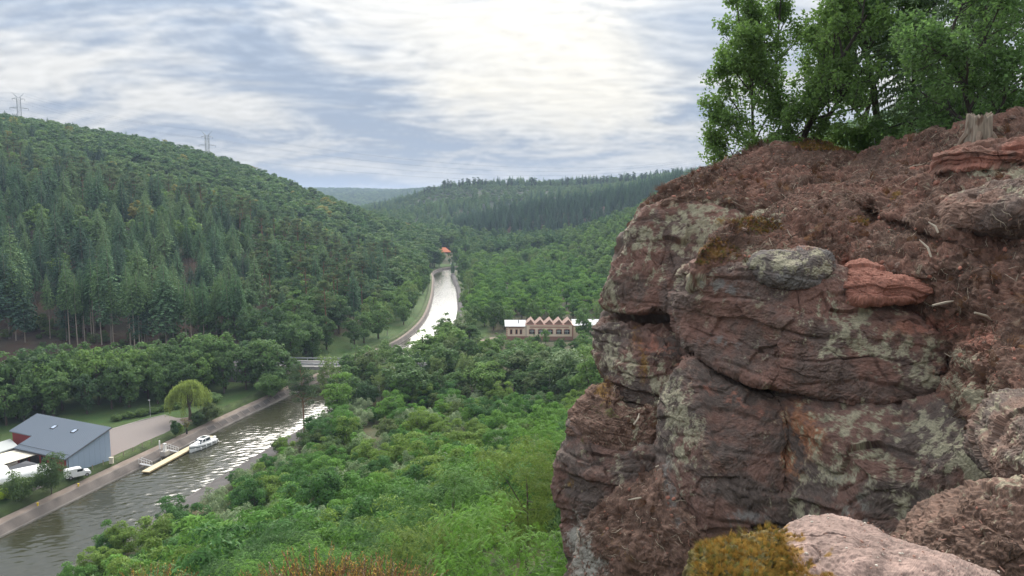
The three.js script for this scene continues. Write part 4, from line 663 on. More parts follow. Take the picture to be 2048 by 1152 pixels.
function rockColour(x, y, z, kind) {
  const [A, B, lich, , , rub] = KINDS[kind], a = TONES[A], b = TONES[B], m = sstep(-0.25, 0.35, fbm3(x * 0.55 + 3, y * 0.9, z * 0.55, 4) + 0.15 * n3(x * 5, y * 9, z * 5));
  const c = [0, 1, 2].map((i) => mix(a[i], b[i], m * (kind === 'slope' || kind === 'debris' || kind === 'mossy' ? 0.3 : 0.8)));
  const fine = n3(x * 19, y * 23, z * 19), mid = n3(x * 6 + 2, y * 7, z * 6);
  let g = 1 + 0.2 * mid + 0.22 * fine; if (rub > 0.5) g *= 1 + 0.35 * n3(x * 22, y * 25, z * 22);
  for (let i = 0; i < 3; i++) c[i] *= g;
  const lay = (tone, q) => { for (let i = 0; i < 3; i++) c[i] = mix(c[i], TONES[tone][i] * (1 + 0.22 * fine + 0.15 * mid), q); };
  const spots = 0.55 * n3(x * 3.1, y * 2.2, z * 3.1) + 0.35 * n3(x * 9, y * 6.5, z * 9) + 0.3 * n3(x * 24, y * 20, z * 24), broad = fbm3(x * 0.8 + 20, y * 0.5, z * 0.8, 2);
  if (kind === 'pink') { const w = sstep(-0.1, 0.4, fbm3(x * 2.2, y * 2.2, z * 2.2, 3)), pit = sstep(0.55, 0.7, n3(x * 26, y * 26, z * 26)); for (let i = 0; i < 3; i++) c[i] *= mix(0.82, 1.12, w) * (1 - 0.35 * pit); const mo = sstep(0, 0.05, 1.6 + 0.12 * n3(x * 7, y * 7, z * 7) + 0.3 * Math.max(0, 51.1 - y) - 0.6 * Math.max(0, y - 51.22) - x + 0.05 * n3(x * 20, y * 20, z * 20)); for (let i = 0; i < 3; i++) c[i] = mix(c[i], TONES.ochre[i] * (1 + 0.3 * mid), mo); }
  if (kind === 'pink' || kind === 'moss') return c;
  const dark = sstep(0.25, 0.5, fbm3(x * 1.1 - 9, y * 0.45, z * 1.1, 3) + 0.12 * spots); if (rub < 0.5 && kind !== 'red') lay('dark', 0.6 * dark);
  if (lich) lay('lichen', 0.7 * sstep(0.66, 0.86, spots * 1.1 + broad * 0.55 + lich * 0.45));
  for (const p of PATCH_OF) {
    if (Math.abs(z - p.z) > 2.2) continue;
    const dx = (x - p.x) / p.a, dy = (y - p.y) / p.b, q = dx * dx + dy * dy; if (q > 3) continue;
    const t = 0.7 * p.s * Math.exp(-q * 0.9) + 0.62 * spots * (p.k === 'lichen' ? 1.25 : 0.8); lay(p.k, sstep(0.34, p.k === 'lichen' ? 0.58 : 0.7, t) * 0.88);
  }
  return c;
}
function facet(x, y, z, s, seed) { // flat-faced fracture blocks: each cell has its own tilt and stands a little proud or back
  const X = Math.floor(x / s), Y = Math.floor(y / s), Z = Math.floor(z / s); let best = 1e9, id = 0, bx = 0, by = 0, bz = 0;
  for (let i = -1; i < 2; i++) for (let j = -1; j < 2; j++) for (let k = -1; k < 2; k++) { const h = ((X + i) * 73856093) ^ ((Y + j) * 19349663) ^ ((Z + k) * 83492791) ^ seed, r = (n) => { let t = Math.imul(h ^ (n * 0x9e3779b9), 0x85ebca6b); t ^= t >>> 13; t = Math.imul(t, 0xc2b2ae35); return ((t ^ (t >>> 16)) >>> 0) / 4294967296; }, cx = (X + i + r(1)) * s, cy = (Y + j + r(2)) * s, cz = (Z + k + r(3)) * s, d = (x - cx) ** 2 + 1.7 * (y - cy) ** 2 + (z - cz) ** 2; if (d < best) { best = d; id = r; bx = x - cx; by = y - cy; bz = z - cz; } }
  return (id(4) - 0.5) * 0.5 + ((id(5) - 0.5) * bx + (id(6) - 0.5) * by * 1.4 + (id(7) - 0.5) * bz) / s;
}
const rockSurface = {}; // sampled later for roots, twigs and tufts
function rockMass(key, { out, c, n, bulge, depth, kind, N, R, B, amp }) {
  // face: an even square grid wrapped to the outline; then rings that run back into the hill
  const M = 2 * Math.round(Math.sqrt(N * R) * 0.49), K = 4 * M, curve = new THREE.CatmullRomCurve3(out.map((p) => V(...p)), true, 'centripetal'), edge = curve.getSpacedPoints(K).slice(0, K), nn = V(...n).normalize(), cc = V(...c);
  const [, , , th, bed, rub] = KINDS[kind], G = M + 1, count = G * G + K * B, pos = new Float32Array(count * 3), col = new Float32Array(count * 3), uv = new Float32Array(count * 2), idx = [];
  const o = V(0, 0, 0), w = V(0, 0, 0), e = V(0, 0, 0), high = edge.map((q) => w.subVectors(q, cc).dot(nn)), span = Math.round(K / 9), soft = high.map((_, i) => { let s = 0; for (let k = -span; k <= span; k += 4) s += high[(i + k + K) % K]; return s / (Math.floor(span / 2) + 1); });
  const inner = [];
  for (let i = 0; i <= M; i++) for (let j = 0; j <= M; j++) {
    const a = i / M * 2 - 1, b = j / M * 2 - 1; let rho, phi;
    if (a === 0 && b === 0) { rho = 0; phi = 0; } else if (Math.abs(a) >= Math.abs(b)) { rho = Math.abs(a); phi = Math.PI / 4 * (b / a) + (a < 0 ? Math.PI : 0); } else { rho = Math.abs(b); phi = Math.PI / 2 - Math.PI / 4 * (a / b) + (b < 0 ? Math.PI : 0); }
    const f = ((phi / (2 * Math.PI) + 1) % 1) * K, k0 = Math.floor(f + 1e-6) % K, k1 = (k0 + 1) % K, u = Math.max(0, f - Math.floor(f + 1e-6)), t = rho;
    e.lerpVectors(edge[k0], edge[k1], u); w.subVectors(e, cc); const he = w.dot(nn), hs = mix(soft[k0], soft[k1], u);
    o.copy(cc).addScaledVector(w, t).addScaledVector(nn, mix(hs, he, sstep(0.35, 1, t)) * (t < 0.2 ? t * t / 0.4 : t - 0.1) / 0.9 - he * t).addScaledVector(nn, bulge * Math.sqrt(Math.max(0, 1 - t ** (rub < 0.5 && kind !== 'lichen2' && kind !== 'pink' ? 14 : 4))));
    const v = i * G + j; pos[v * 3] = o.x; pos[v * 3 + 1] = o.y; pos[v * 3 + 2] = o.z; if (rho < 0.97) inner.push(v);
    if (i < M && j < M) (i < M / 2) === (j < M / 2) ? idx.push(v, v + G, v + 1, v + 1, v + G, v + G + 1) : idx.push(v, v + G, v + G + 1, v, v + G + 1, v + 1);
  }
  // boundary of the grid in the order of the outline
  const rim = (k) => { const s = ((k + M / 2) % K + K) % K, q = Math.floor(s / M), r = s - q * M; return q === 0 ? M * G + r : q === 1 ? (M - r) * G + M : q === 2 ? M - r : r * G; };
  for (let r = 1; r <= B; r++) for (let k = 0; k < K; k++) {
    const t = r / B, q = edge[k]; w.subVectors(q, cc); o.copy(q).addScaledVector(nn, -depth * t ** 2).addScaledVector(w, 0.05 * Math.sin(t * 3) - 0.12 * t * t);
    const v = G * G + (r - 1) * K + k; pos[v * 3] = o.x; pos[v * 3 + 1] = o.y; pos[v * 3 + 2] = o.z;
    const k1 = (k + 1) % K, a = r === 1 ? rim(k) : v - K, b = r === 1 ? rim(k1) : G * G + (r - 2) * K + k1, d = G * G + (r - 1) * K + k1; idx.push(a, v, b, b, v, d);
  }
  const g = new THREE.BufferGeometry(); g.setAttribute('position', new THREE.BufferAttribute(pos, 3)); g.setIndex(new THREE.BufferAttribute(new Uint32Array(idx), 1)); g.computeVertexNormals();
  let nor = g.attributes.normal.array, s = 0; for (const v of inner) s += nor[v * 3] * nn.x + nor[v * 3 + 1] * nn.y + nor[v * 3 + 2] * nn.z;
  if (s < 0) { const a = g.index.array; for (let q = 0; q < a.length; q += 3) { const h = a[q + 1]; a[q + 1] = a[q + 2]; a[q + 2] = h; } g.computeVertexNormals(); nor = g.attributes.normal.array; }
  const small = kind === 'pink' || kind === 'moss' ? 0.35 : 1, f = 1 / small;
  for (let v = 0; v < count; v++) {
    const k = v * 3, x = pos[k], y = pos[k + 1], z = pos[k + 2];
    let d = amp * (1.1 * fbm3(x * 0.7 * f, y * 0.7 * f, z * 0.7 * f, 3) + 0.5 * fbm3(x * 2.6 * f, y * 3 * f, z * 2.6 * f, 3)) + bedding(x, y, z, th * small, 0.085 * bed * small);
    if (small === 1) { const wx = x + 0.05 * n3(x * 1.7, y * 1.7, z * 1.7), wy = y + 0.04 * n3(x * 1.7 + 9, y * 1.7, z * 1.7); d += (rub > 0.5 ? 0.06 : 0.15) * facet(wx, wy, z, 0.95, 5) + 0.045 * facet(wx, wy, z, 0.3, 9); }
    d += rub * small * (0.045 * n3(x * 3.2 * f, y * 3.2 * f, z * 3.2 * f) + 0.025 * n3(x * 10 * f, y * 10 * f, z * 10 * f)) + (kind === 'pink' ? 0.004 : 0.014 * small) * n3(x * 14 * f, y * 17 * f, z * 14 * f);
    if (rub < 0.5) { const cr = Math.abs(n3(x * 0.9 * f + 31, y * 0.35 * f, z * 0.9 * f)); d -= 0.06 * small * Math.exp(-((cr / 0.02) ** 2)) * sstep(0.25, 0.55, n3(x * 0.5 - 12, y * 0.5, z * 0.5)); } // steep cracks
    pos[k] += nor[k] * d; pos[k + 1] += nor[k + 1] * d; pos[k + 2] += nor[k + 2] * d;
    col.set(rockColour(x, y, z, kind), k); uv[v * 2] = (x + z * 0.7) / (1.1 * small); uv[v * 2 + 1] = (y - z * 0.3) / (1.1 * small);
  }
  g.setAttribute('color', new THREE.BufferAttribute(col, 3)); g.setAttribute('uv', new THREE.BufferAttribute(uv, 2)); g.computeVertexNormals();
  rockSurface[key] = { pos, nor: g.attributes.normal.array, inner };
  return g;
}
{
  const cliff = thing('sandstone_cliff', 'high reddish brown sandstone cliff with lichen, overhangs and debris ledges', 'cliff', [0, 0, 0]);
  const PART = { upperSlope: ['debris_slope', 'brown slope of roots and soil on top of the rock'], upperWall: ['rock_wall', 'dark maroon overhanging wall with pale lichen above'], leftPillar: ['rock_pillar'], lowerMound: ['rock_ledge'], lowerPillar: ['rock_pillar', 'dark rounded pillar at the outer foot of the cliff'], lowerDebris: ['debris_slope'], mossLedge: ['mossy_ledge', 'ledge of orange moss and dead heather'], centralBlock: ['rock_block', 'big overhanging block with yellow green lichen'], lensBoulder: ['rock_lens', 'lens shaped grey rock with pale lichen'], redSlab: ['rock_slab', 'fresh red sandstone slab'], rightSlope: ['debris_slope', 'wide slope of brown soil, roots and red stone'], rightCrag: ['rock_crag'], topCrag: ['rock_band', 'band of red layered stone'], leftWall: ['rock_wall'], rightWall: ['rock_wall', 'lower wall streaked with grey lichen'], backing: ['rock_core'] };
  for (const [key, [name, label]] of Object.entries(PART)) { const m = mesh(name, rockMass(key, CLIFF[key]), rockMat, cliff); if (label) m.userData.label = label; }
  const alone = (key, name, label, cat) => tag(mesh(name, rockMass(key, CLIFF[key]), key === 'pinkBoulder' ? smoothRock : rockMat), label, cat);
  alone('edgeBoulder', 'lichen_boulder', 'lichen covered boulder at the right edge of the picture', 'boulder');
  alone('cornerRock', 'earthy_rock', 'earthy brown rock in the lower right corner', 'rock');
  alone('pinkBoulder', 'pink_boulder', 'smooth pinkish sandstone boulder in the foreground', 'boulder');
  alone('mossLump', 'mossy_stone', 'stone thickly covered in golden moss beside the pink boulder', 'rock');
}
// twigs, roots and dead heather lying on the ledges
function scatter(keys, count, seed, test) { // spots spread evenly over those rock faces
  const rnd = rngOf(seed), out = [], size = (k) => { const b = new THREE.Box3().setFromPoints(CLIFF[k].out.map((p) => V(...p))).getSize(V(0, 0, 0)); return b.x * b.y + b.x * b.z * 0.5; }, total = keys.reduce((s, k) => s + size(k), 0);
  for (const k of keys) { const S = rockSurface[k], share = Math.round(count * size(k) / total); let made = 0, tries = 0;
    while (made < share && tries++ < share * 12) { const v = S.inner[Math.floor(rnd() * S.inner.length)], p = [S.pos[v * 3], S.pos[v * 3 + 1], S.pos[v * 3 + 2]], n = [S.nor[v * 3], S.nor[v * 3 + 1], S.nor[v * 3 + 2]]; if (test && !test(p, n)) continue; out.push({ p, n }); made++; } }
  return out;
}
function strew(name, label, geo, mat, spots, seed, size, tint, lie = 1) {
  const rnd = rngOf(seed), im = new THREE.InstancedMesh(geo, mat, spots.length), m = new THREE.Matrix4(), col = new THREE.Color(), X = V(0, 0, 0), Y = V(0, 0, 0), Z = V(0, 0, 0);
  spots.forEach(({ p, n }, i) => { const s = size(rnd), d = nrm(add(dirOf(rnd), [0.3, -0.1, 0.2])); Y.set(...n); X.set(...d); if (lie) X.addScaledVector(Y, -X.dot(Y) * lie); X.normalize(); Z.crossVectors(X, Y).normalize(); Y.crossVectors(Z, X); m.makeBasis(X.clone().multiplyScalar(s), Y.clone().multiplyScalar(s), Z.clone().multiplyScalar(s)); m.setPosition(p[0] + n[0] * 0.012, p[1] + n[1] * 0.012, p[2] + n[2] * 0.012); im.setMatrixAt(i, m); im.setColorAt(i, col.setRGB(...tint(rnd))); });
  im.name = numbered(name); im.castShadow = im.receiveShadow = true; scene.add(im); return tag(im, label, null, null, 'stuff');
}
const white = std(1, 1, 1, 0.95);
{
  const twig = new GB(); twig.tube([[-0.5, 0, 0], [-0.15, 0.06, 0.05], [0.2, 0.02, -0.06], [0.5, 0.07, 0.02]], [0.013, 0.022, 0.018, 0.006], 4, [1, 1, 1]); twig.tube([[0.05, 0.03, 0], [0.2, 0.14, 0.12], [0.3, 0.2, 0.2]], [0.012, 0.009, 0.004], 3, [1, 1, 1]);
  const twigG = twig.build(), keys = ['upperSlope', 'rightSlope', 'mossLedge', 'lowerDebris', 'lowerMound', 'cornerRock', 'rightCrag'];
  strew('root_litter', 'dead twigs and roots strewn over the cliff ledges', twigG, white, scatter(keys, 5200, 601, (p) => n3(p[0] * 1.1, p[1] * 1.6, p[2] * 1.1) > -0.25), 602, (r) => 0.1 + 0.34 * r() * r(), (r) => { const k = r(), q = 0.6 + 0.7 * r(); return k < 0.17 ? [0.42 * q, 0.35 * q, 0.26 * q] : k < 0.5 ? [0.17 * q, 0.115 * q, 0.08 * q] : [0.075 * q, 0.047 * q, 0.034 * q]; }, 0.75);
  strew('leaf_litter', 'fine brown needles and bark crumbs on the ledges', new GB().box(-0.5, 0, -0.12, 0.5, 0.12, 0.12).build(), white, scatter(keys, 9000, 603, (p) => n3(p[0] * 1.4 + 5, p[1] * 1.4, p[2] * 1.4) > -0.2), 604, (r) => 0.025 + 0.05 * r(), (r) => { const q = 0.5 + 0.9 * r(), k = r(); return k < 0.14 ? [0.3 * q, 0.16 * q, 0.12 * q] : [0.12 * q, 0.07 * q, 0.048 * q]; }, 1);
  // dead heather and moss cushions: clumps of fine stalks
  const tuft = new GB(), tr = rngOf(77); for (let i = 0; i < 26; i++) { const a = tr() * 6.28, t = 0.2 + 0.8 * tr(), e = [Math.cos(a) * 0.4 * t, 0.5 + 0.5 * tr(), Math.sin(a) * 0.4 * t], b = [Math.cos(a) * 0.12, 0, Math.sin(a) * 0.12]; tuft.tri(add(b, [0.012, 0, 0.012]), add(b, [-0.012, 0, -0.012]), e, [1, 1, 1]); for (let k = 0; k < 3; k++) { const s = 0.4 + 0.5 * tr(), p = b.map((v, c) => mix(v, e[c], s)); tuft.tri(p, add(p, [0.1 * (tr() - 0.5), 0.08, 0.1 * (tr() - 0.5)]), add(p, [0.06 * (tr() - 0.5), 0.03, 0.06 * (tr() - 0.5)]), [1, 1, 1]); } }
  const tuftG = tuft.build();
  strew('dead_heather', 'brown dead heather stalks along the cliff ledges', tuftG, white, scatter(['upperSlope', 'mossLedge', 'rightSlope', 'lowerMound', 'lowerDebris'], 800, 605, (p) => n3(p[0] * 0.9, p[1] * 0.9, p[2] * 0.9) > 0.1), 606, (r) => 0.12 + 0.2 * r(), (r) => { const q = 0.6 + 0.7 * r(); return r() < 0.3 ? [0.2 * q, 0.1 * q, 0.045 * q] : [0.15 * q, 0.085 * q, 0.06 * q]; }, 0);
  strew('golden_moss', 'golden moss fronds on the foreground stone', tuftG, white, scatter(['mossLump'], 4600, 607), 608, (r) => 0.02 + 0.045 * r() * r(), (r) => { const q = 0.65 + 0.7 * r(); return r() < 0.3 ? [0.16 * q, 0.15 * q, 0.03 * q] : [0.36 * q, 0.22 * q, 0.04 * q]; }, 0);
  strew('moss', 'orange moss on the ledges', tuftG, white, scatter(['mossLedge', 'upperSlope'], 2600, 609, (p) => PATCH_OF.some((q) => (q.k === 'ochre' || q.k === 'green') && ((p[0] - q.x) / q.a) ** 2 + ((p[1] - q.y) / q.b) ** 2 < 1.6)), 610, (r) => 0.05 + 0.06 * r(), (r) => { const q = 0.6 + 0.7 * r(); return r() < 0.35 ? [0.13 * q, 0.13 * q, 0.03 * q] : [0.27 * q, 0.145 * q, 0.035 * q]; }, 0);
  strew('golden_moss', 'golden moss creeping onto the edge of the pink boulder', tuftG, white, scatter(['pinkBoulder'], 1500, 617, (p) => p[0] < 1.58 + 0.12 * n3(p[0] * 7, p[1] * 7, p[2] * 7) + 0.3 * Math.max(0, 51.1 - p[1]) - 0.6 * Math.max(0, p[1] - 51.22)), 618, (r) => 0.016 + 0.022 * r(), (r) => { const q = 0.65 + 0.7 * r(); return r() < 0.3 ? [0.16 * q, 0.15 * q, 0.03 * q] : [0.32 * q, 0.19 * q, 0.035 * q]; }, 0);
  const peb = new THREE.IcosahedronGeometry(0.5, 0); peb.scale(1, 0.55, 0.8);
  strew('pebbles', 'small pale pebbles in the pink boulder', peb, white, scatter(['pinkBoulder'], 420, 611), 612, (r) => 0.006 + 0.022 * r() * r(), (r) => { const q = 0.7 + 0.5 * r(); return r() < 0.4 ? [0.5 * q, 0.45 * q, 0.38 * q] : [0.28 * q, 0.16 * q, 0.12 * q]; }, 1);
  strew('rubble', 'broken red stone rubble on the slopes', peb, white, scatter(['rightSlope', 'upperSlope', 'mossLedge', 'lowerDebris', 'cornerRock'], 2200, 613), 614, (r) => 0.03 + 0.2 * r() * r() * r(), (r) => { const q = 0.6 + 0.6 * r(); return r() < 0.5 ? [0.3 * q, 0.13 * q, 0.09 * q] : [0.2 * q, 0.13 * q, 0.1 * q]; }, 1);
}

// ---------------------------------------------------------------- hilltop behind the crest, its trees, the stump
const hillY = (x, z) => 54.1 + 0.13 * (x - 10) - 0.06 * Math.max(0, -z - 25) - 0.28 * Math.max(0, 10.5 + 0.42 * Math.max(0, -z - 27) - x) ** 2 - 0.3 * Math.max(0, z + (x < 14 ? 25 : 22)) ** 2;
{
  const n = 70, pos = [], col = [], uv = [], idx = [];
  for (let i = 0; i <= n; i++) for (let j = 0; j <= n; j++) { const z0 = -19.5 - 30 * i / n, x = 7 + 0.42 * Math.max(0, -z0 - 24) + 30 * j / n, z = z0 - (x < 14 ? (14 - x) * 0.35 : 0); pos.push(x, hillY(x, z) + 0.12 * fbm2(x * 0.7, z * 0.7, 3), z); const q = 1 + 0.5 * fbm2(x * 2, z * 2, 3), m = sstep(0, 0.4, fbm2(x * 0.5, z * 0.5, 2)); col.push(mix(0.11, 0.09, m) * q, mix(0.068, 0.1, m) * q, 0.042 * q); uv.push(x, z); if (i < n && j < n) { const a = i * (n + 1) + j; idx.push(a, a + 1, a + n + 2, a, a + n + 2, a + n + 1); } }
  const g = new THREE.BufferGeometry(); g.setAttribute('position', new THREE.Float32BufferAttribute(pos, 3)); g.setAttribute('color', new THREE.Float32BufferAttribute(col, 3)); g.setAttribute('uv', new THREE.Float32BufferAttribute(uv, 2)); g.setIndex(idx); g.computeVertexNormals();
  structure('hilltop_ground', g, vcol(1, { map: grain, bumpMap: relief, bumpScale: 0.05 }), 'wooded ground on top of the cliff');
}
{
  const oakLeaf = leafy(0.085, 0.14, 0.04, 0.5), darkLeaf = leafy(0.085, 0.145, 0.05, 0.6), firLeaf = leafy(0.078, 0.12, 0.056, 0.5);
  const put = (name, label, S, mat, [x, y, z], turn, scale = 1, group) => { const o = thing(name, label, 'tree', [x, y, z], turn, group); o.scale.setScalar(scale); mesh('trunk', S.trunk, barkMat, o); mesh('crown', S.crown, mat, o); return o; };
  const oak = grown(701, { stems: 5, h: 5.6, r0: 0.1, levels: 4, kids: 5, perTip: 5, leafLen: 0.13, leafWid: 0.085, tipR: 0.24, splay: 0.62, bare: 0.22, side: [0, 0, 0.02], upward: 0.1, reach: 0.42 });
  put('oak_tree', 'oak with several stems and open leafy crown at the cliff edge', oak, oakLeaf, [9.95, 54.9, -27.3], 0.4, 1);
  const oak2 = grown(702, { stems: 2, h: 4.6, r0: 0.06, levels: 4, kids: 5, perTip: 6, leafLen: 0.13, leafWid: 0.085, tipR: 0.25, splay: 0.3, bare: 0.1, side: [-0.05, 0, 0.05], upward: 0, reach: 0.42 });
  put('oak_tree', 'thin stemmed young oak leaning out over the valley', oak2, oakLeaf, [8.85, 54.2, -27.6], 0, 1);
  const oak3 = grown(703, { stems: 2, h: 3, r0: 0.04, levels: 3, kids: 7, perTip: 11, leafLen: 0.13, leafWid: 0.085, tipR: 0.28, splay: 0.5, bare: 0.05, side: [-0.1, 0, 0.05], upward: -0.1 });
  put('oak_sapling', 'low oak branch bush hanging over the cliff corner', oak3, oakLeaf, [8.1, 53.85, -26.6], 0, 0.85);
  const shapes = [grown(711, { h: 11, r0: 0.2, levels: 4, kids: 7, perTip: 5, leafLen: 0.15, leafWid: 0.095, tipR: 0.3, bare: 0.36, spread: 0.95, upward: 0.1, reach: 0.3 }), grown(712, { h: 10, r0: 0.15, levels: 4, kids: 7, perTip: 5, leafLen: 0.15, leafWid: 0.095, tipR: 0.3, bare: 0.26, spread: 1, upward: 0.05, reach: 0.28 })];
  const firs = [spruce(721, { h: 13, r: 3, bare: 0.12, step: 0.34, per: 8, dense: 4, cap: 0.26, hangK: 0.5, droop: 0.3, bark: [0.05, 0.04, 0.035], open: 0.6 }), spruce(722, { h: 12, r: 2.6, bare: 0.16, step: 0.34, per: 8, dense: 4, cap: 0.26, hangK: 0.5, droop: 0.4, bark: [0.05, 0.04, 0.035], open: 0.6 })];
  const list = [['leafy', 1, 1705, 30, 0.75, 'leafy dark tree just right of the many stemmed oak'], ['leafy', 0, 1752, 28, 0.85, 'leafy tree with low branches between oak and fir'], ['fir', 0, 1835, 25.5, 0.9, 'fir with the thick dark trunk above the stump'], ['fir', 1, 1805, 27, 0.85, 'slender fir beside the thick trunked fir'], ['fir', 1, 1942, 23, 0.85, 'dark fir rising behind the broken stump'], ['leafy', 0, 2008, 21, 0.8, 'leaning forked tree at the top right corner'], ['leafy', 1, 2062, 24, 0.9, 'leafy tree cut off by the right picture edge'], ['leafy', 1, 1905, 33, 1, 'pale green tree far back among the hilltop trunks'], ['leafy', 0, 1985, 32, 1, 'leafy tree far back behind the dark fir']];
  let k = 0;
  for (const [kind, s, u, D, sc, label] of list) { const x = (u - 1024) / 1547 * D, z = -D; put(kind === 'fir' ? 'fir_tree' : 'leafy_tree', label, (kind === 'fir' ? firs : shapes)[s], kind === 'fir' ? firLeaf : darkLeaf, [x, Math.min(hillY(x, z), 55.6) - 0.1, z], k++ * 1.7, sc, 'trees on the hilltop above the cliff'); }
  // undergrowth at the trunks' feet
  const bush = broadleaf(731, { h: 1.6, r: 1.1, base: 0.1, clumps: 34, leaves: 40, size: 0.13, trunk: 0.012 });
  for (const [i, [u, D]] of [[1690, 27.5], [1745, 27], [1865, 25.5], [1990, 24]].entries()) { const x = (u - 1024) / 1547 * D; const o = thing('undergrowth_bush', ['low bush beside the mossy mound under the oak', 'low bush between the oak and the slender fir', 'low bush right of the thick fir trunk', 'low bush behind the broken stump', 'low bush below the forked corner tree'][i], 'bush', [x, hillY(x, -D) - 0.1, -D], i * 2.1, 'bushes on the hilltop'); mesh('trunk', bush.trunk, barkMat, o); mesh('crown', bush.crown, i % 2 ? darkLeaf : oakLeaf, o); }
  // stump: fluted, weathered, broken top
  const N = 72, pos = [], col = [], idx = [], rows = 14;
  for (let r = 0; r <= rows; r++) for (let i = 0; i < N; i++) { const a = i / N * 6.28318, t = r / rows, fl = 1 + 0.14 * Math.sin(a * 5 + 1) + 0.08 * n2(a * 2.2, 4), rad = 0.3 * fl * (1 + 0.3 * (1 - t) ** 3), top = 0.62 + 0.09 * n2(Math.cos(a) * 2.5, Math.sin(a) * 2.5) - 0.1 * Math.max(0, Math.sin(a - 0.6)); pos.push(Math.cos(a) * rad, -0.25 + t * (top + 0.25), Math.sin(a) * rad); const q = 1 + 0.4 * n3(Math.cos(a) * 9, t * 2, Math.sin(a) * 9), m = sstep(0.2, 0.5, n3(Math.cos(a) * 2.2 + 5, t * 1.2, Math.sin(a) * 2.2)); col.push(mix(0.22, 0.12, m) * q, mix(0.18, 0.08, m) * q, mix(0.135, 0.055, m) * q); if (r < rows) { const p = r * N + i, b = r * N + (i + 1) % N; idx.push(p, p + N, b, b, p + N, b + N); } }
  pos.push(0, 0.42, 0); col.push(0.2, 0.15, 0.1); for (let i = 0; i < N; i++) idx.push(rows * N + i, N * (rows + 1), rows * N + (i + 1) % N);
  const g = new THREE.BufferGeometry(); g.setAttribute('position', new THREE.Float32BufferAttribute(pos, 3)); g.setAttribute('color', new THREE.Float32BufferAttribute(col, 3)); g.setIndex(idx); g.computeVertexNormals();
  const st = thing('tree_stump', 'weathered pale tree stump with broken top on the slope', 'stump', [10.45, 54.42, -17.6], 0.3); st.scale.setScalar(0.8); mesh('stump_body', g, vcol(0.95), st);
  for (const [a, l] of [[-2.6, 0.22], [2.4, 0.25], [1.2, 0.25]]) mesh('root', new GB().tube([[Math.cos(a) * 0.3, 0.05, Math.sin(a) * 0.3], [Math.cos(a) * (0.3 + l * 0.5), -0.08, Math.sin(a) * (0.3 + l * 0.5)], [Math.cos(a) * (0.3 + l), -0.3, Math.sin(a) * (0.3 + l)]], [0.1, 0.07, 0.03], 6, [0.2, 0.15, 0.11]).build(), vcol(1), st);
  // broken branches that stand out on the slope: [x, y, z, length, turn, tilt, tone, label]
  const sticks = [[8.18, 52.05, -15.3, 0.42, 2.1, 0.9, 0.45, 'pale broken stick leaning on the slope above the red slab'], [8.53, 52.45, -15.7, 0.3, 2.2, 0.8, 0.5, 'short pale splinter high on the brown slope'], [7.98, 51.1, -14.2, 0.55, 0.4, 0.1, 0.32, 'curved root below the red slab'], [8.2, 50.98, -13.3, 0.7, 0.6, -0.3, 0.36, 'thin pale branch on the slope at mid height'], [2.89, 47.95, -17.5, 0.32, 0.9, 0.7, 0.5, 'pale stick on the lower left ledge'], [3.4, 47.2, -16.6, 0.5, 0.3, 0.25, 0.4, 'long thin stick on the lower debris slope'], [2.6, 46.7, -15.8, 0.35, 2.4, -0.4, 0.42, 'bent stick on the lower debris mound'], [11, 54.45, -18.2, 0.6, 1, 0.6, 0.5, 'split wood standing up behind the stump']];
  for (const [x, y, z, l, t, e, tone, label] of sticks) { const c = Math.cos(e) * l, h = Math.sin(e) * l, s = new GB().tube([[-Math.cos(t) * c / 2, -h / 2, Math.sin(t) * c / 2], [0.03, 0.02, 0.03], [Math.cos(t) * c / 2, h / 2, -Math.sin(t) * c / 2]], [0.02, 0.024, 0.01], 5, [tone, tone * 0.86, tone * 0.66]).build(), m = mesh('broken_branch', s, vcol(0.95)); m.position.set(x, y, z); tag(m, label, 'branch'); }
}
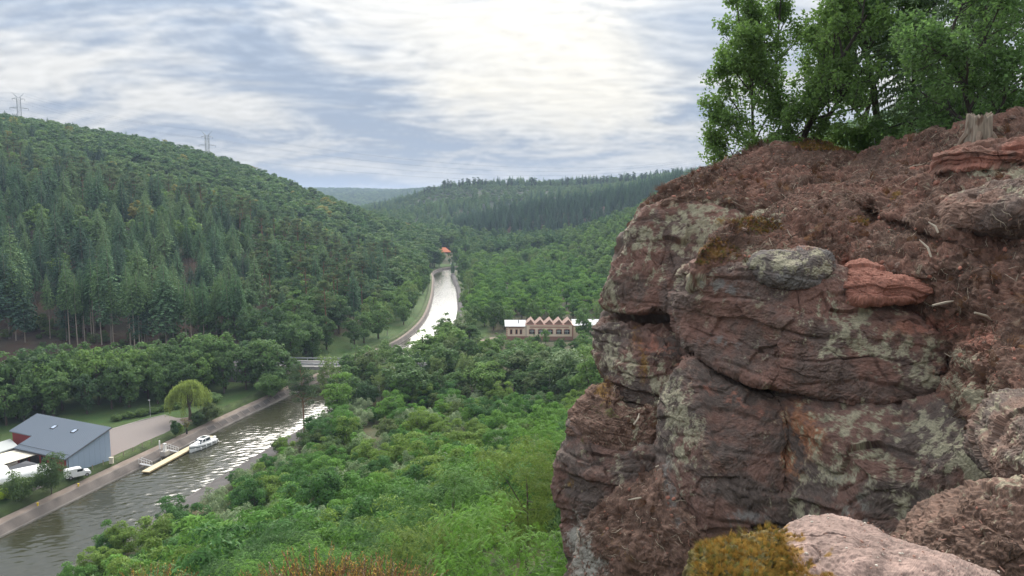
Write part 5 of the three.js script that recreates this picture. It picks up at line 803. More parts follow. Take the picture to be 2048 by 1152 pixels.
// ---------------------------------------------------------------- plants just below the viewpoint
{
  const bright = leafy(0.073, 0.147, 0.025, 0.4), mid = leafy(0.05, 0.105, 0.025, 0.35), dark = leafy(0.034, 0.075, 0.022, 0.3), yellow = leafy(0.09, 0.128, 0.026, 0.4);
  const big = broadleaf(741, { h: 8, r: 3, base: 0.8, clumps: 64, leaves: 70, size: 0.23, pairs: 6, flat: 0.6, up: 0.45, trunk: 0.013 }), med = [742, 743].map((s) => broadleaf(s, { h: 8, r: 3.2, base: 0.8, clumps: 60, leaves: 100, size: 0.26, pairs: 4, flat: 0.6, up: 0.45, trunk: 0.013 }));
  const T = (S, mat, x, topY, z, label, wide = 1) => { const y = ground(x, z), s = Math.max(2, topY - y) / S.h * 1.03, o = thing('locust_tree', label, 'tree', [x, y - 0.2, z], x * 3.1, 'locust trees below the viewpoint'); o.scale.set(s * wide * 0.86, s, s * wide * 0.86); mesh('trunk', S.trunk, barkMat, o); mesh('crown', S.crown, mat, o); };
  for (const [S, mat, x, y, z, label, w] of [[big, bright, 0, 45.6, -21, 'bright green locust tree right against the cliff foot'], [big, bright, -1.5, 44.4, -19, 'bright green locust tree in the bottom middle'], [big, bright, -0.2, 42.6, -18.5, 'low bright locust at the bottom edge'], [med[0], mid, -3.8, 38.9, -42, 'yellowish green locust tree below the birches', 1.3], [med[1], yellow, 0.8, 41.3, -38, 'yellow green locust tree left of the cliff'], [med[0], yellow, -4, 39.2, -34, 'locust tree with yellowing top in the lower middle', 1.1], [med[1], dark, -8.5, 35, -42, 'dark green locust tree in the lower middle', 1.2], [med[0], dark, -13.5, 32.6, -48, 'wide green locust tree below the clearing', 1.3], [med[1], bright, -6.5, 38.4, -31, 'bright locust tree above the heather', 1.1], [med[0], bright, -12, 36.5, -37, 'bright locust tree left of the heather', 1.2], [med[1], dark, -17, 31.5, -46, 'green locust tree toward the canal', 1.3], [med[0], mid, -20, 32.5, -40, 'green locust tree at the lower left', 1.2], [med[0], dark, -22, 27.5, -52, 'broad locust tree beside the canal scrub', 1.3], [med[0], bright, 2.5, 38.5, -52, 'locust tree in the dip beside the cliff', 1.2], [med[1], mid, -27, 26, -47, 'leafy locust above the canal bend', 1.2], [med[1], dark, 2.5, 41, -30, 'dark locust tree tucked behind the cliff pillar', 1]]) T(S, mat, x, y, z, label, w);
  // heather going over, at the rim of the viewpoint
  const heather = (seed) => { const r = rngOf(seed), gb = new GB(); for (let i = 0; i < 170; i++) { const a = r() * 6.28, q = 0.3 * Math.sqrt(r()), lx = Math.cos(a) * q, lz = Math.sin(a) * q, hh = 0.34 + 0.26 * r(), e = [lx * 2 + 0.08 * (r() - 0.5), hh * (1 - q * 0.8), lz * 2 + 0.08 * (r() - 0.5)], b = [lx * 0.5, 0, lz * 0.5], tone = 0.7 + 0.6 * r(), kind = r(); gb.tube([b, e], [0.004, 0.002], 3, [0.14, 0.1, 0.07]); const n = 26; for (let k = 0; k < n; k++) { const s = 0.3 + 0.72 * k / n, p = b.map((v, c) => mix(v, e[c], s)), d = dirOf(r), c = kind < 0.55 ? [0.38, 0.24, 0.05] : kind < 0.68 ? [0.36, 0.17, 0.09] : kind < 0.85 ? [0.17, 0.17, 0.04] : [0.33, 0.26, 0.19], v = tone * (0.75 + 0.5 * r()); leaf(gb, add(p, d, 0.008), d, [d[2] * 0.4, 1, d[0] * 0.4], 0.03, 0.011, c.map((x) => x * v)); } } return gb.build(); };
  const hs = [heather(751), heather(752), heather(753)], hm = new THREE.MeshStandardMaterial({ vertexColors: true, roughness: 1, flatShading: true, side: THREE.DoubleSide });
  for (const [i, [x, y, z, s, label]] of [[-2.35, 48.95, -7.3, 0.8, 'golden heather at the left end of the clump below the viewpoint'], [-1.98, 48.92, -7.3, 1.1, 'tallest golden heather with reddish tips'], [-1.72, 48.9, -7.1, 1.05, 'olive gold heather in the middle of the clump'], [-1.48, 48.95, -7.2, 1, 'pale greyish heather right of the golden ones'], [-1.22, 48.98, -7.1, 1.05, 'bare grey twiggy heather at the right end'], [-2.1, 48.85, -6.9, 0.95, 'low golden heather at the bottom edge'], [-3.6, 48.95, -7.3, 0.8, 'small reddish heather at the bottom left'], [-3.25, 48.9, -7.2, 0.75, 'small sparse heather next to the reddish one']].entries()) { const m = mesh('heather_shrub', hs[i % 3], hm); m.position.set(x, y - 0.05, z); m.scale.setScalar(s); m.rotation.y = i * 1.3; tag(m, label, 'heather', 'heather below the viewpoint'); }
  const rim = new GB(); const rr = rngOf(760);
}

// ---------------------------------------------------------------- canal side: club house, car park, moorings
const MAT = { red: std(0.24, 0.035, 0.035, 0.7), blue: std(0.36, 0.44, 0.56, 0.55), roof: std(0.2, 0.235, 0.28, 0.45, { metalness: 0.2 }), trim: std(0.03, 0.032, 0.036, 0.5), glass: new THREE.MeshPhysicalMaterial({ color: C(0.02, 0.025, 0.03), roughness: 0.08 }), white: std(0.78, 0.78, 0.76, 0.5), cream: std(0.62, 0.57, 0.46, 0.8), cloth: new THREE.MeshPhysicalMaterial({ color: C(0.8, 0.8, 0.78), roughness: 0.9, transmission: 0.15, thickness: 0, side: THREE.DoubleSide }), dark: std(0.045, 0.047, 0.055, 0.8), tan: std(0.52, 0.44, 0.29, 0.85), metal: std(0.42, 0.43, 0.44, 0.5, { metalness: 0.4 }), concrete: std(0.38, 0.36, 0.33, 0.95), black: std(0.015, 0.015, 0.016, 0.6) };
{
  const th = 2.694, b = thing('club_house', 'red and pale blue building with sloping grey metal roof beside the canal', 'building', [-79.04, 2, -147.74], th);
  const L = 22.4, A1 = 15, W = 9, W2 = 5.2, roofY = (bb) => 6.5 - 0.356 * bb, Q = (a, y, bb) => [a, y, -bb];
  // walls as slabs 0.25 thick
  const wall = (name, pts, mat, label) => { const g = new GB(), n = pts.length; const [p0, p1, p2] = pts, nx = crs(add(p1, p0, -1), add(p2, p0, -1)), nn = nrm(nx), back = pts.map((p) => add(p, nn, -0.25)); for (let i = 1; i < n - 1; i++) { g.tri(pts[0], pts[i], pts[i + 1], [1, 1, 1]); g.tri(back[0], back[i + 1], back[i], [1, 1, 1]); } for (let i = 0; i < n; i++) { const j = (i + 1) % n; g.quad(pts[i], back[i], back[j], pts[j], [1, 1, 1]); } const m = mesh(name, g.build(), mat, b); if (label) m.userData.label = label; return m; };
  wall('wall', [Q(0, 0, 0), Q(0, roofY(0) - 0.2, 0), Q(0, roofY(W) - 0.2, W), Q(0, 0, W)], MAT.blue, 'pale blue gable wall');
  wall('wall', [Q(0.25, 0, W), Q(0.25, roofY(W) - 0.2, W), Q(A1 - 0.25, roofY(W) - 0.2, W), Q(A1 - 0.25, 0, W)], MAT.red, 'dark red front wall');
  wall('wall', [Q(A1, 0, W), Q(A1, roofY(W) - 0.2, W), Q(A1, roofY(W2) - 0.2, W2), Q(A1, 0, W2)], MAT.red);
  wall('wall', [Q(A1 + 0.25, 0, W2), Q(A1 + 0.25, roofY(W2) - 0.2, W2), Q(L - 0.25, roofY(W2) - 0.2, W2), Q(L - 0.25, 0, W2)], MAT.red);
  wall('wall', [Q(L, 0, W2), Q(L, roofY(W2) - 0.2, W2), Q(L, roofY(0) - 0.2, 0), Q(L, 0, 0)], MAT.red);
  wall('wall', [Q(L - 0.25, 0, 0), Q(L - 0.25, roofY(0) - 0.2, 0), Q(0.25, roofY(0) - 0.2, 0), Q(0.25, 0, 0)], MAT.red);
  for (let k = 1; k < 8; k++) { const bb = k * W / 8; mesh('panel_joint', boxG(-0.012, 0.1, -bb - 0.015, 0.004, roofY(bb) - 0.3, -bb + 0.015), std(0.29, 0.36, 0.46, 0.7), b); }
  const rg = new GB(), slab = (a0, a1, b0, b1) => { const t = 0.2, y = (bb) => roofY(bb); rg.quad(Q(a0, y(b0), b0), Q(a0, y(b1), b1), Q(a1, y(b1), b1), Q(a1, y(b0), b0), [1, 1, 1]); rg.quad(Q(a0, y(b0) - t, b0), Q(a1, y(b0) - t, b0), Q(a1, y(b1) - t, b1), Q(a0, y(b1) - t, b1), [1, 1, 1]); for (const [p, q] of [[[a0, b0], [a0, b1]], [[a0, b1], [a1, b1]], [[a1, b1], [a1, b0]], [[a1, b0], [a0, b0]]]) rg.quad(Q(p[0], y(p[1]), p[1]), Q(p[0], y(p[1]) - t, p[1]), Q(q[0], y(q[1]) - t, q[1]), Q(q[0], y(q[1]), q[1]), [1, 1, 1]); for (let a = a0 + 0.25; a < a1; a += 0.5) { const w = 0.04, hh = 0.1; rg.quad(Q(a - w, y(b0) + hh, b0), Q(a - w, y(b1) + hh, b1), Q(a + w, y(b1) + hh, b1), Q(a + w, y(b0) + hh, b0), [0.8, 0.8, 0.8]); rg.quad(Q(a - w, y(b0), b0), Q(a - w, y(b1), b1), Q(a - w, y(b1) + hh, b1), Q(a - w, y(b0) + hh, b0), [0.8, 0.8, 0.8]); rg.quad(Q(a + w, y(b0) + hh, b0), Q(a + w, y(b1) + hh, b1), Q(a + w, y(b1), b1), Q(a + w, y(b0), b0), [0.8, 0.8, 0.8]); } };
  slab(-0.25, A1 + 0.3, -0.3, W + 0.4); slab(A1 + 0.3, L + 0.3, -0.3, W2 + 0.4);
  const roof = mesh('roof', rg.build(), MAT.roof, b);
  mesh('verge_trim', new GB().tube([Q(-0.3, roofY(-0.3) - 0.08, -0.35), Q(-0.3, roofY(W + 0.4) - 0.08, W + 0.45)], [0.13, 0.13], 4, [1, 1, 1]).build(), MAT.trim, roof);
  mesh('gutter', new GB().tube([Q(-0.3, roofY(W + 0.5) - 0.12, W + 0.5), Q(A1 + 0.3, roofY(W + 0.5) - 0.12, W + 0.5)], [0.1, 0.1], 5, [1, 1, 1]).build(), MAT.trim, roof);
  mesh('snow_rail', new GB().tube([Q(0, roofY(W - 0.5) + 0.16, W - 0.5), Q(A1, roofY(W - 0.5) + 0.16, W - 0.5)], [0.04, 0.04], 4, [1, 1, 1]).build(), MAT.trim, roof);
  for (const a of [13.2, 7]) { const g = new GB(), f = new GB(), s = 0.55; const P = (da, db, u) => Q(a + da, roofY(2.5 + db) + u, 2.5 + db); f.quad(P(-s, -s, 0.14), P(-s, s, 0.14), P(s, s, 0.14), P(s, -s, 0.14), [1, 1, 1]); for (const [p, q] of [[[-s, -s], [-s, s]], [[-s, s], [s, s]], [[s, s], [s, -s]], [[s, -s], [-s, -s]]]) { f.quad(P(...p, 0.14), P(...p, -0.05), P(...q, -0.05), P(...q, 0.14), [1, 1, 1]); } g.quad(P(-s * 0.75, -s * 0.75, 0.16), P(-s * 0.75, s * 0.75, 0.16), P(s * 0.75, s * 0.75, 0.16), P(s * 0.75, -s * 0.75, 0.16), [1, 1, 1]); const sk = mesh('skylight', f.build(), MAT.trim, roof); mesh('pane', g.build(), MAT.blue, roof); }
  for (const [a0, a1, y0, y1] of [[3.4, 5.2, 0, 2.5], [6, 7.6, 0, 2.5], [8.2, 11, 0, 2.5], [11.6, 14, 0, 2.5]]) { mesh('window', boxG(a0, y0 + 0.05, -W - 0.06, a1, y1, -W + 0.02), MAT.glass, b); }
  mesh('downpipe', new GB().tube([Q(-0.12, 0, W - 0.1), Q(-0.12, roofY(W) - 0.3, W - 0.1)], [0.06, 0.06], 5, [1, 1, 1]).build(), MAT.trim, b);

  // flat roofed annex, pergola with cream panels, dark canopy, white marquees
  const an = thing('annex', 'low annex with pale grey flat roof left of the red building', 'building', [0, 0, 0]);
  mesh('wall', new GB().prism([[-104, -141], [-98.4, -144.2], [-97.3, -147], [-102, -151]].reverse(), 2, 4.75).build(), MAT.dark, an); mesh('roof', new GB().prism([[-106, -140], [-98.15, -143.78], [-96.9, -147.4], [-101.5, -152]].reverse(), 4.75, 5).build(), std(0.36, 0.38, 0.37, 0.9), an);
  const pg = thing('pergola', 'terrace pergola with cream awning panels in front of the red wall', 'pergola', [0, 0, 0]);
  const q0 = [-90.5, -144.08], q1 = [-93.74, -137.04], q2 = [-103, -136.5], q3 = [-96.34, -146.49], ip = (s, t) => { const e = (i) => mix(mix(q0[i], q3[i], t), mix(q1[i], q2[i], t), s); return [e(0), e(1)]; };
  for (let k = 0; k < 4; k++) { const t0 = k / 4 + 0.012, t1 = (k + 1) / 4 - 0.012; mesh('awning_panel', new GB().prism([ip(0, t0), ip(1, t0), ip(1, t1), ip(0, t1)].reverse(), 4.6, 4.7).build(), MAT.cream, pg); }
  for (const [s, t] of [[0.02, 0.03], [0.98, 0.03], [0.98, 0.5], [0.5, 0.03]]) { const [x, z] = ip(s, t); mesh('post', new GB().bar([x, 2, z], [x, 4.6, z], 0.08).build(), MAT.trim, pg); }
  const dc = thing('dark_canopy', 'dark grey terrace canopy between pergola and white marquee', 'canopy', [0, 0, 0]);
  { const P = [[-92.5, -136.6], [-91.4, -140.9], [-87.9, -139.2], [-90.1, -135]], g = new GB(), c = [-90.5, 4.75, -138]; for (let i = 0; i < 4; i++) { const a = P[i], q = P[(i + 1) % 4]; g.tri([a[0], 4.25, a[1]], c, [q[0], 4.25, q[1]], [1, 1, 1]); g.quad([a[0], 4.25, a[1]], [q[0], 4.25, q[1]], [q[0], 4.05, q[1]], [a[0], 4.05, a[1]], [1, 1, 1]); } mesh('fabric', g.build(), new THREE.MeshStandardMaterial({ color: C(0.05, 0.053, 0.062), roughness: 0.9, side: THREE.DoubleSide }), dc); for (const p of P) mesh('post', new GB().bar([p[0], 2, p[1]], [p[0], 4.1, p[1]], 0.06).build(), MAT.trim, dc); }
  const marquee = (label, x, z, turn, len, wid, eave, rise) => { const m = thing('white_marquee', label, 'marquee', [x, 2, z], turn, 'white marquees on the terrace'), g = new GB(), N = 16, M = 24, P = (i, j) => { const t = i / M * 2 - 1, s = j / N * 2 - 1, end = Math.sqrt(Math.max(0, 1 - Math.max(0, (Math.abs(t) - 0.72) / 0.28) ** 2)) * 0.5 + 0.5, u = s * wid / 2 * (0.7 + 0.3 * end); return [t * len / 2, eave + rise * Math.pow(Math.max(0, 1 - s * s), 0.55) * (Math.abs(t) > 0.72 ? Math.sqrt(Math.max(0, 1 - ((Math.abs(t) - 0.72) / 0.28) ** 2)) : 1), u]; };
    for (let i = 0; i < M; i++) for (let j = 0; j < N; j++) g.quad(P(i, j), P(i, j + 1), P(i + 1, j + 1), P(i + 1, j), [1, 1, 1]);
    const gg = g.build(); mesh('fabric_roof', gg, MAT.cloth, m); const v = new GB(); for (const s of [-1, 1]) v.box(-len / 2, eave - 0.28, s * wid / 2 - 0.02, len / 2, eave + 0.02, s * wid / 2 + 0.02); mesh('valance', v.build(), MAT.cloth, m);
    for (let k = 0; k <= 5; k++) for (const s of [-1, 1]) mesh('post', boxG(-len / 2 + 0.2 + k * (len - 0.4) / 5 - 0.07, 0, s * (wid / 2 - 0.12) - 0.07, -len / 2 + 0.2 + k * (len - 0.4) / 5 + 0.07, eave - 0.2, s * (wid / 2 - 0.12) + 0.07), MAT.white, m);
    mesh('side_panel', boxG(-len / 2 + 0.3, 0, -wid / 2 + 0.3, len / 2 - 0.3, eave - 0.3, -wid / 2 + 0.36), MAT.dark, m); return m; };
  marquee('long white marquee with rounded roof beside the dark shrubs', -88.6, -132.2, 0.76, 12.5, 4.2, 2.3, 1.15); marquee('second white marquee behind the long one at the left edge', -93.8, -133.4, 0.76, 7, 3.6, 2.3, 1.1);
  const tb = new GB(); const terr = structure('terrace', new GB().prism([[-84.5, -139.5], [-87, -134], [-91, -126.5], [-112, -128], [-112, -150], [-98, -149]].reverse(), 1.6, 2.06).build(), MAT.concrete, 'paved terrace under the marquees');
  const rnd = rngOf(810); for (let k = 0; k < 5; k++) { const x = -88 - 1.1 * k * 0.95, z = -132.5 + k * 1.05, o = thing('terrace_table', ['dark table nearest the shrubs under the long marquee', 'second dark table under the long marquee', 'third dark table under the long marquee', 'fourth dark table under the long marquee', 'dark table at the left picture edge'][k], 'table', [x, 2.06, z], 0.7, 'tables under the marquee'); mesh('table_top', boxG(-0.4, 0.7, -0.4, 0.4, 0.74, 0.4), MAT.dark, o); mesh('leg', boxG(-0.05, 0, -0.05, 0.05, 0.7, 0.05), MAT.dark, o); mesh('base', boxG(-0.25, 0, -0.25, 0.25, 0.03, 0.25), MAT.dark, o); }
}
function flatPatch(pts, y, colour, step = 1) { // a sheet over a plan polygon
  const sh = new THREE.Shape(pts.map(([x, z]) => new THREE.Vector2(x, -z))), g = new THREE.ShapeGeometry(sh, 12); g.rotateX(-Math.PI / 2); g.translate(0, y, 0);
  const p = g.attributes.position, uv = new Float32Array(p.count * 2); for (let i = 0; i < p.count; i++) { uv[i * 2] = p.getX(i) / 4; uv[i * 2 + 1] = p.getZ(i) / 4; } g.setAttribute('uv', new THREE.BufferAttribute(uv, 2)); return g;
}
{
  const spread = (pts) => { const c = new THREE.CatmullRomCurve3(pts.map(([x, z]) => V(x, 0, z)), true, 'catmullrom', 0.3); return c.getPoints(80).map((p) => [p.x, p.z]); };
  structure('car_park', flatPatch(spread([[-90.5, -166], [-85, -176.5], [-81.4, -181], [-75, -184.4], [-71.8, -181], [-74, -170], [-77.1, -156.6], [-79.2, -147.6], [-81.6, -139], [-83.3, -131], [-85.5, -133], [-84.5, -142], [-80.6, -148.6], [-84, -152]]), 2.1), std(0.31, 0.27, 0.25, 1, { map: grain, bumpMap: relief, bumpScale: 0.02 }), 'worn grey gravel car park');
  structure('soil_ring', flatPatch(spread([[-77.6, -176], [-75.5, -178.2], [-73, -176.5], [-73.4, -174.4], [-76, -174]]), 2.12), std(0.17, 0.125, 0.09, 1, { map: grain }), 'bare brown soil round the willow');
  structure('lawn_edge', new GB().tube([[-91.6, 2.08, -164.5], [-86, 2.08, -176], [-82, 2.08, -181], [-76, 2.08, -185]], [0.09, 0.09, 0.09, 0.09], 4, [1, 1, 1]).build(), MAT.concrete, 'pale kerb between lawn and car park');
  const wl = willow(820, { h: 9.5, r: 4.6 }), w = thing('willow_tree', 'round weeping willow standing in the car park', 'tree', [-75.13, 2.05, -175.83]); mesh('trunk', wl.trunk, barkMat, w); mesh('crown', wl.crown, leafy(0.155, 0.19, 0.05, 0.4), w);
  const sp = (name, label, S, mat, x, z, s, wide = 1, y = 2.05) => { const o = thing(name, label, 'shrub', [x, y, z], x); o.scale.set(s * wide, s, s * wide); mesh('trunk', S.trunk, barkMat, o); mesh('crown', S.crown, mat, o); return o; };
  const dense = (seed, h, r, size = 0.22) => broadleaf(seed, { h, r, base: 0.1, clumps: 80, leaves: 60, size, flat: 0.9, trunk: 0.012 });
  sp('large_shrub', 'tall dark shrub in front of the white van', dense(831, 6.6, 2.7), leafy(0.05, 0.08, 0.03), -81.2, -131.4, 1); sp('large_shrub', 'wide dark shrub left of the taller one by the towpath', dense(832, 4.6, 2.9), leafy(0.062, 0.095, 0.033), -84, -127.2, 1.0);
  sp('yellow_shrub', 'yellow green shrub beside the white marquee', dense(833, 1.7, 1.4, 0.15), leafy(0.24, 0.3, 0.03), -87, -128, 1, 1.2); sp('clipped_conifer', 'small dense conifer at the car park edge', dense(834, 3, 1.25, 0.16), leafy(0.04, 0.075, 0.03), -73.6, -164.6, 1); sp('light_shrub', 'light green shrub growing against the small conifer', dense(835, 2.2, 0.8, 0.15), leafy(0.12, 0.17, 0.04), -72.9, -165.2, 1);
  sp('round_shrub', 'large rounded shrub between willow and towpath', dense(836, 3.6, 2.3), leafy(0.075, 0.1, 0.04), -70.6, -177, 1, 1.15); sp('round_shrub', 'smaller dark shrub left of the large rounded one', dense(837, 2.6, 1.5), leafy(0.045, 0.075, 0.032), -72.3, -173, 1); sp('large_shrub', 'spreading shrub at the far end of the grass by the canal', dense(838, 5.2, 3.4, 0.3), leafy(0.075, 0.125, 0.04), -63.6, -199.5, 1, 1.1); sp('creeper_mound', 'leafy mound of creeper at the back of the meadow', dense(839, 2.4, 2.2), leafy(0.1, 0.15, 0.06), -76, -190.5, 1, 1.2);
  const sap = broadleaf(840, { h: 3.3, r: 0.75, base: 1.5, clumps: 24, leaves: 30, size: 0.14, trunk: 0.012 }), so = thing('sapling', 'young tree with black trunk guard on the towpath verge by the boat', 'tree', [-72.2, 1.4, -167]); mesh('trunk', sap.trunk, barkMat, so); mesh('crown', sap.crown, leafy(0.13, 0.12, 0.06), so); mesh('trunk_guard', new GB().tube([[0, 0, 0], [0, 1.1, 0]], [0.2, 0.2], 8, [1, 1, 1]).build(), MAT.black, so);
  const lamp = thing('street_lamp', 'thin lamp post on the lawn behind the car park', 'street lamp', [-85.6, 2, -178.5]); mesh('pole', new GB().tube([[0, 0, 0], [0, 4, 0]], [0.06, 0.045], 6, [1, 1, 1]).build(), MAT.metal, lamp); mesh('lamp_head', new GB().box(-0.35, 3.95, -0.1, 0.12, 4.08, 0.1).build(), MAT.metal, lamp); mesh('base', new GB().tube([[0, 0, 0], [0, 0.25, 0]], [0.12, 0.1], 8, [1, 1, 1]).build(), MAT.concrete, lamp);
  // low hedge at the back of the lawn
  for (let k = 0; k < 9; k++) { const o = sp('hedge_shrub', 'low green shrub along the back edge of the lawn', dense(845 + k % 2, 1.5, 1.4), leafy(0.07, 0.11, 0.035), -92 + k * 1.9, -175.5 - k * 2.0, 0.8 + 0.06 * (k % 3), 1.2); o.userData.group = 'hedge shrubs behind the lawn'; }
  // white van nose, mostly hidden by the shrub
  const van = thing('parked_van', 'small white van parked beside the pale blue wall', 'van', [-80.3, 2.11, -138.2], 0.75);
  const prof = [[-2.1, 0.35], [2.0, 0.35], [2.1, 0.75], [1.95, 0.95], [1.15, 1.12], [0.55, 1.72], [0.2, 1.82], [-1.9, 1.85], [-2.12, 1.6]], bg = new GB(), half = 0.85; for (let i = 0; i < prof.length; i++) { const a = prof[i], q = prof[(i + 1) % prof.length], ta = a[1] > 1.2 ? 0.88 : 1, tq = q[1] > 1.2 ? 0.88 : 1; bg.quad([a[0], a[1], half * ta], [q[0], q[1], half * tq], [q[0], q[1], -half * tq], [a[0], a[1], -half * ta], [1, 1, 1]); } for (const s of [-1, 1]) for (let i = 1; i < prof.length - 1; i++) { const f = (p) => [p[0], p[1], s * half * (p[1] > 1.2 ? 0.88 : 1)]; s > 0 ? bg.tri(f(prof[0]), f(prof[i]), f(prof[i + 1]), [1, 1, 1]) : bg.tri(f(prof[0]), f(prof[i + 1]), f(prof[i]), [1, 1, 1]); }
  mesh('body', bg.build(), std(0.8, 0.8, 0.8, 0.3), van); mesh('windscreen', new GB().quad([1.1, 1.17, 0.72], [0.58, 1.68, 0.68], [0.58, 1.68, -0.68], [1.1, 1.17, -0.72], [1, 1, 1]).build().translate(0.03, 0.03, 0), MAT.glass, van);
  for (const s of [-1, 1]) { mesh('side_window', new GB().box(-0.2, 1.2, s * 0.79 - 0.03, 0.75, 1.62, s * 0.79 + 0.03).build(), MAT.glass, van); for (const x of [-1.35, 1.35]) { const wg = new THREE.CylinderGeometry(0.33, 0.33, 0.2, 18); wg.rotateX(Math.PI / 2); wg.translate(x, 0.33, s * 0.8); const wm = mesh('wheel', wg, MAT.black, van); const rg = new THREE.CylinderGeometry(0.18, 0.18, 0.22, 14); rg.rotateX(Math.PI / 2); rg.translate(x, 0.33, s * 0.81); mesh('rim', rg, MAT.metal, wm); } mesh('headlight', boxG(1.92, 0.78, s * 0.62 - 0.12, 2.06, 0.95, s * 0.62 + 0.12), MAT.glass, van); }
}
{ // moorings: pontoon, gangways, service posts, cruiser
  const dir = [0.175, -0.9846], at = (s, o) => [-71.5 + dir[0] * s - dir[1] * o, -145.7 + dir[1] * s + dir[0] * o];
  const turn = Math.atan2(-dir[1], dir[0]); // local x runs along the pontoon
  const po = thing('floating_pontoon', 'long tan floating pontoon along the left canal bank', 'pontoon', [-71.5, 0, -145.7], turn);
  for (let k = 0; k < 6; k++) { const sec = mesh('deck_section', boxG(k * 3.9 + 0.03, 0.3, -0.8, k * 3.9 + 3.87, 0.42, 0.8), MAT.tan, po); mesh('fascia', boxG(k * 3.9 + 0.05, 0.12, -0.83, k * 3.9 + 3.85, 0.3, 0.83), std(0.36, 0.26, 0.13, 0.9), sec); mesh('float', boxG(k * 3.9 + 0.4, -0.3, -0.7, k * 3.9 + 3.5, 0.12, 0.7), MAT.black, sec); }
  for (const [s, label] of [[3.2, 'white gangway to the near end of the pontoon'], [12, 'white gangway beside the service posts']]) { const [x, z] = at(s, -1); const g = thing('gangway', label, 'gangway', [x, 0.42, z], turn + Math.PI / 2, 'gangways to the pontoon'); mesh('ramp', new GB().tube([[-0.2, 0.06, 0], [2.3, 0.92, 0]], [0.32, 0.32], 4, [1, 1, 1]).build().scale(1, 0.35, 1), MAT.metal, g); for (const q of [-0.42, 0.42]) { const rail = new GB().tube([[-0.1, 0.75, q], [2.3, 1.4, q]], [0.045, 0.045], 4, [1, 1, 1]); for (let k = 0; k < 5; k++) rail.tube([[k * 0.58, 0.05 + k * 0.1, q], [k * 0.58, 0.78 + k * 0.155, q]], [0.035, 0.035], 4, [1, 1, 1]); mesh('handrail', rail.build(), MAT.white, g); } }
  const sv = thing('service_pillar', 'white water and power pillar on a concrete base by the pontoon', 'pillar', [-71.9, 1.1, -155.4], turn); mesh('base', new GB().box(-0.8, -0.6, -0.6, 0.8, 0.28, 0.6).build(), MAT.concrete, sv); mesh('cabinet', boxG(-0.28, 0.28, -0.25, 0.28, 1.7, 0.25), MAT.white, sv); mesh('cap', boxG(-0.33, 1.7, -0.3, 0.33, 1.8, 0.3), MAT.metal, sv);
  const pl = thing('white_bollard', 'white post behind the service pillar', 'post', [-73.6, 1.3, -156.8], 0); mesh('shaft', new GB().tube([[0, 0, 0], [0, 1.7, 0]], [0.16, 0.14], 8, [1, 1, 1]).build(), MAT.white, pl); mesh('cap', new GB().tube([[0, 1.7, 0], [0, 1.82, 0]], [0.18, 0.1], 8, [1, 1, 1]).build(), MAT.white, pl);
  const ub = thing('utility_box', 'cream utility box on the verge beside the gable', 'utility box', [-78.2, 1.9, -146.2], 0.2); mesh('cabinet', boxG(-0.35, 0, -0.25, 0.35, 1.15, 0.25), std(0.62, 0.58, 0.46, 0.7), ub); mesh('lid', boxG(-0.4, 1.15, -0.3, 0.4, 1.23, 0.3), std(0.5, 0.47, 0.38, 0.7), ub); mesh('door', boxG(-0.29, 0.1, 0.252, 0.29, 1.05, 0.27), std(0.56, 0.52, 0.42, 0.7), ub);
  // posts and rail of the car park edge
  for (let k = 0; k < 7; k++) { const o = thing('wooden_post', ['first weathered post from the gable wall', 'second weathered post from the gable wall', 'third weathered post from the gable wall', 'fourth weathered post from the gable wall', 'fifth weathered post from the gable wall', 'sixth weathered post from the gable wall', 'seventh weathered post, farthest from the gable wall'][k], 'post', [-79.9 + k * 0.62, 2.05, -142.5 - k * 2.7], k, 'posts along the car park edge'); mesh('shaft', new GB().tube([[0, -0.1, 0], [0, 0.85, 0]], [0.075, 0.07], 6, [0.3, 0.25, 0.2]).build(), vcol(1), o); }
  for (const [x, z, label] of [[-80.7, -126.6, 'yellow mooring bollard nearest the viewer'], [-78.8, -135.6, 'yellow mooring bollard farther along the towpath']]) { const o = thing('mooring_bollard', label, 'bollard', [x, 1.38, z], 0, 'mooring bollards'); mesh('shaft', new GB().tube([[0, -0.1, 0], [0, 0.35, 0]], [0.14, 0.12], 8, [1, 1, 1]).build(), std(0.7, 0.5, 0.04, 0.6), o); mesh('cap', new GB().tube([[0, 0.35, 0], [0, 0.45, 0]], [0.2, 0.18], 8, [1, 1, 1]).build(), std(0.7, 0.5, 0.04, 0.6), o); }
  // recessed stone panels in the revetment towards the bridge
  const bank = scene.getObjectByName('canal_bank_left'); for (let k = 0; k < 8; k++) { const i = canalPts.findIndex((c) => c.z < -171 - k * 4.4), c = canalPts[i], off = (o) => [c.x - c.nx * (c.hw + o), c.z - c.nz * (c.hw + o)], g = new GB(), hl = 1.35, P = (o, s, y) => { const [x, z] = off(o); return [x + c.dx * s, y, z + c.dz * s]; }; g.quad(P(0.62, -hl, 0.52), P(0.62, hl, 0.52), P(1.35, hl, 1.1), P(1.35, -hl, 1.1), [0.085, 0.075, 0.07]); for (const [s0, s1] of [[-hl - 0.12, -hl], [hl, hl + 0.12]]) g.quad(P(0.55, s0, 0.52), P(0.55, s1, 0.52), P(1.45, s1, 1.24), P(1.45, s0, 1.24), [0.24, 0.21, 0.19]); mesh('stone_panel', g.build(), vcol(1, { side: THREE.DoubleSide }), bank); }

  const heading = Math.atan2(-0.955, -0.295), bo = thing('cabin_cruiser', 'white cabin cruiser with grey striped hull moored at the pontoon', 'boat', [-66.9, -0.05, -162], heading);
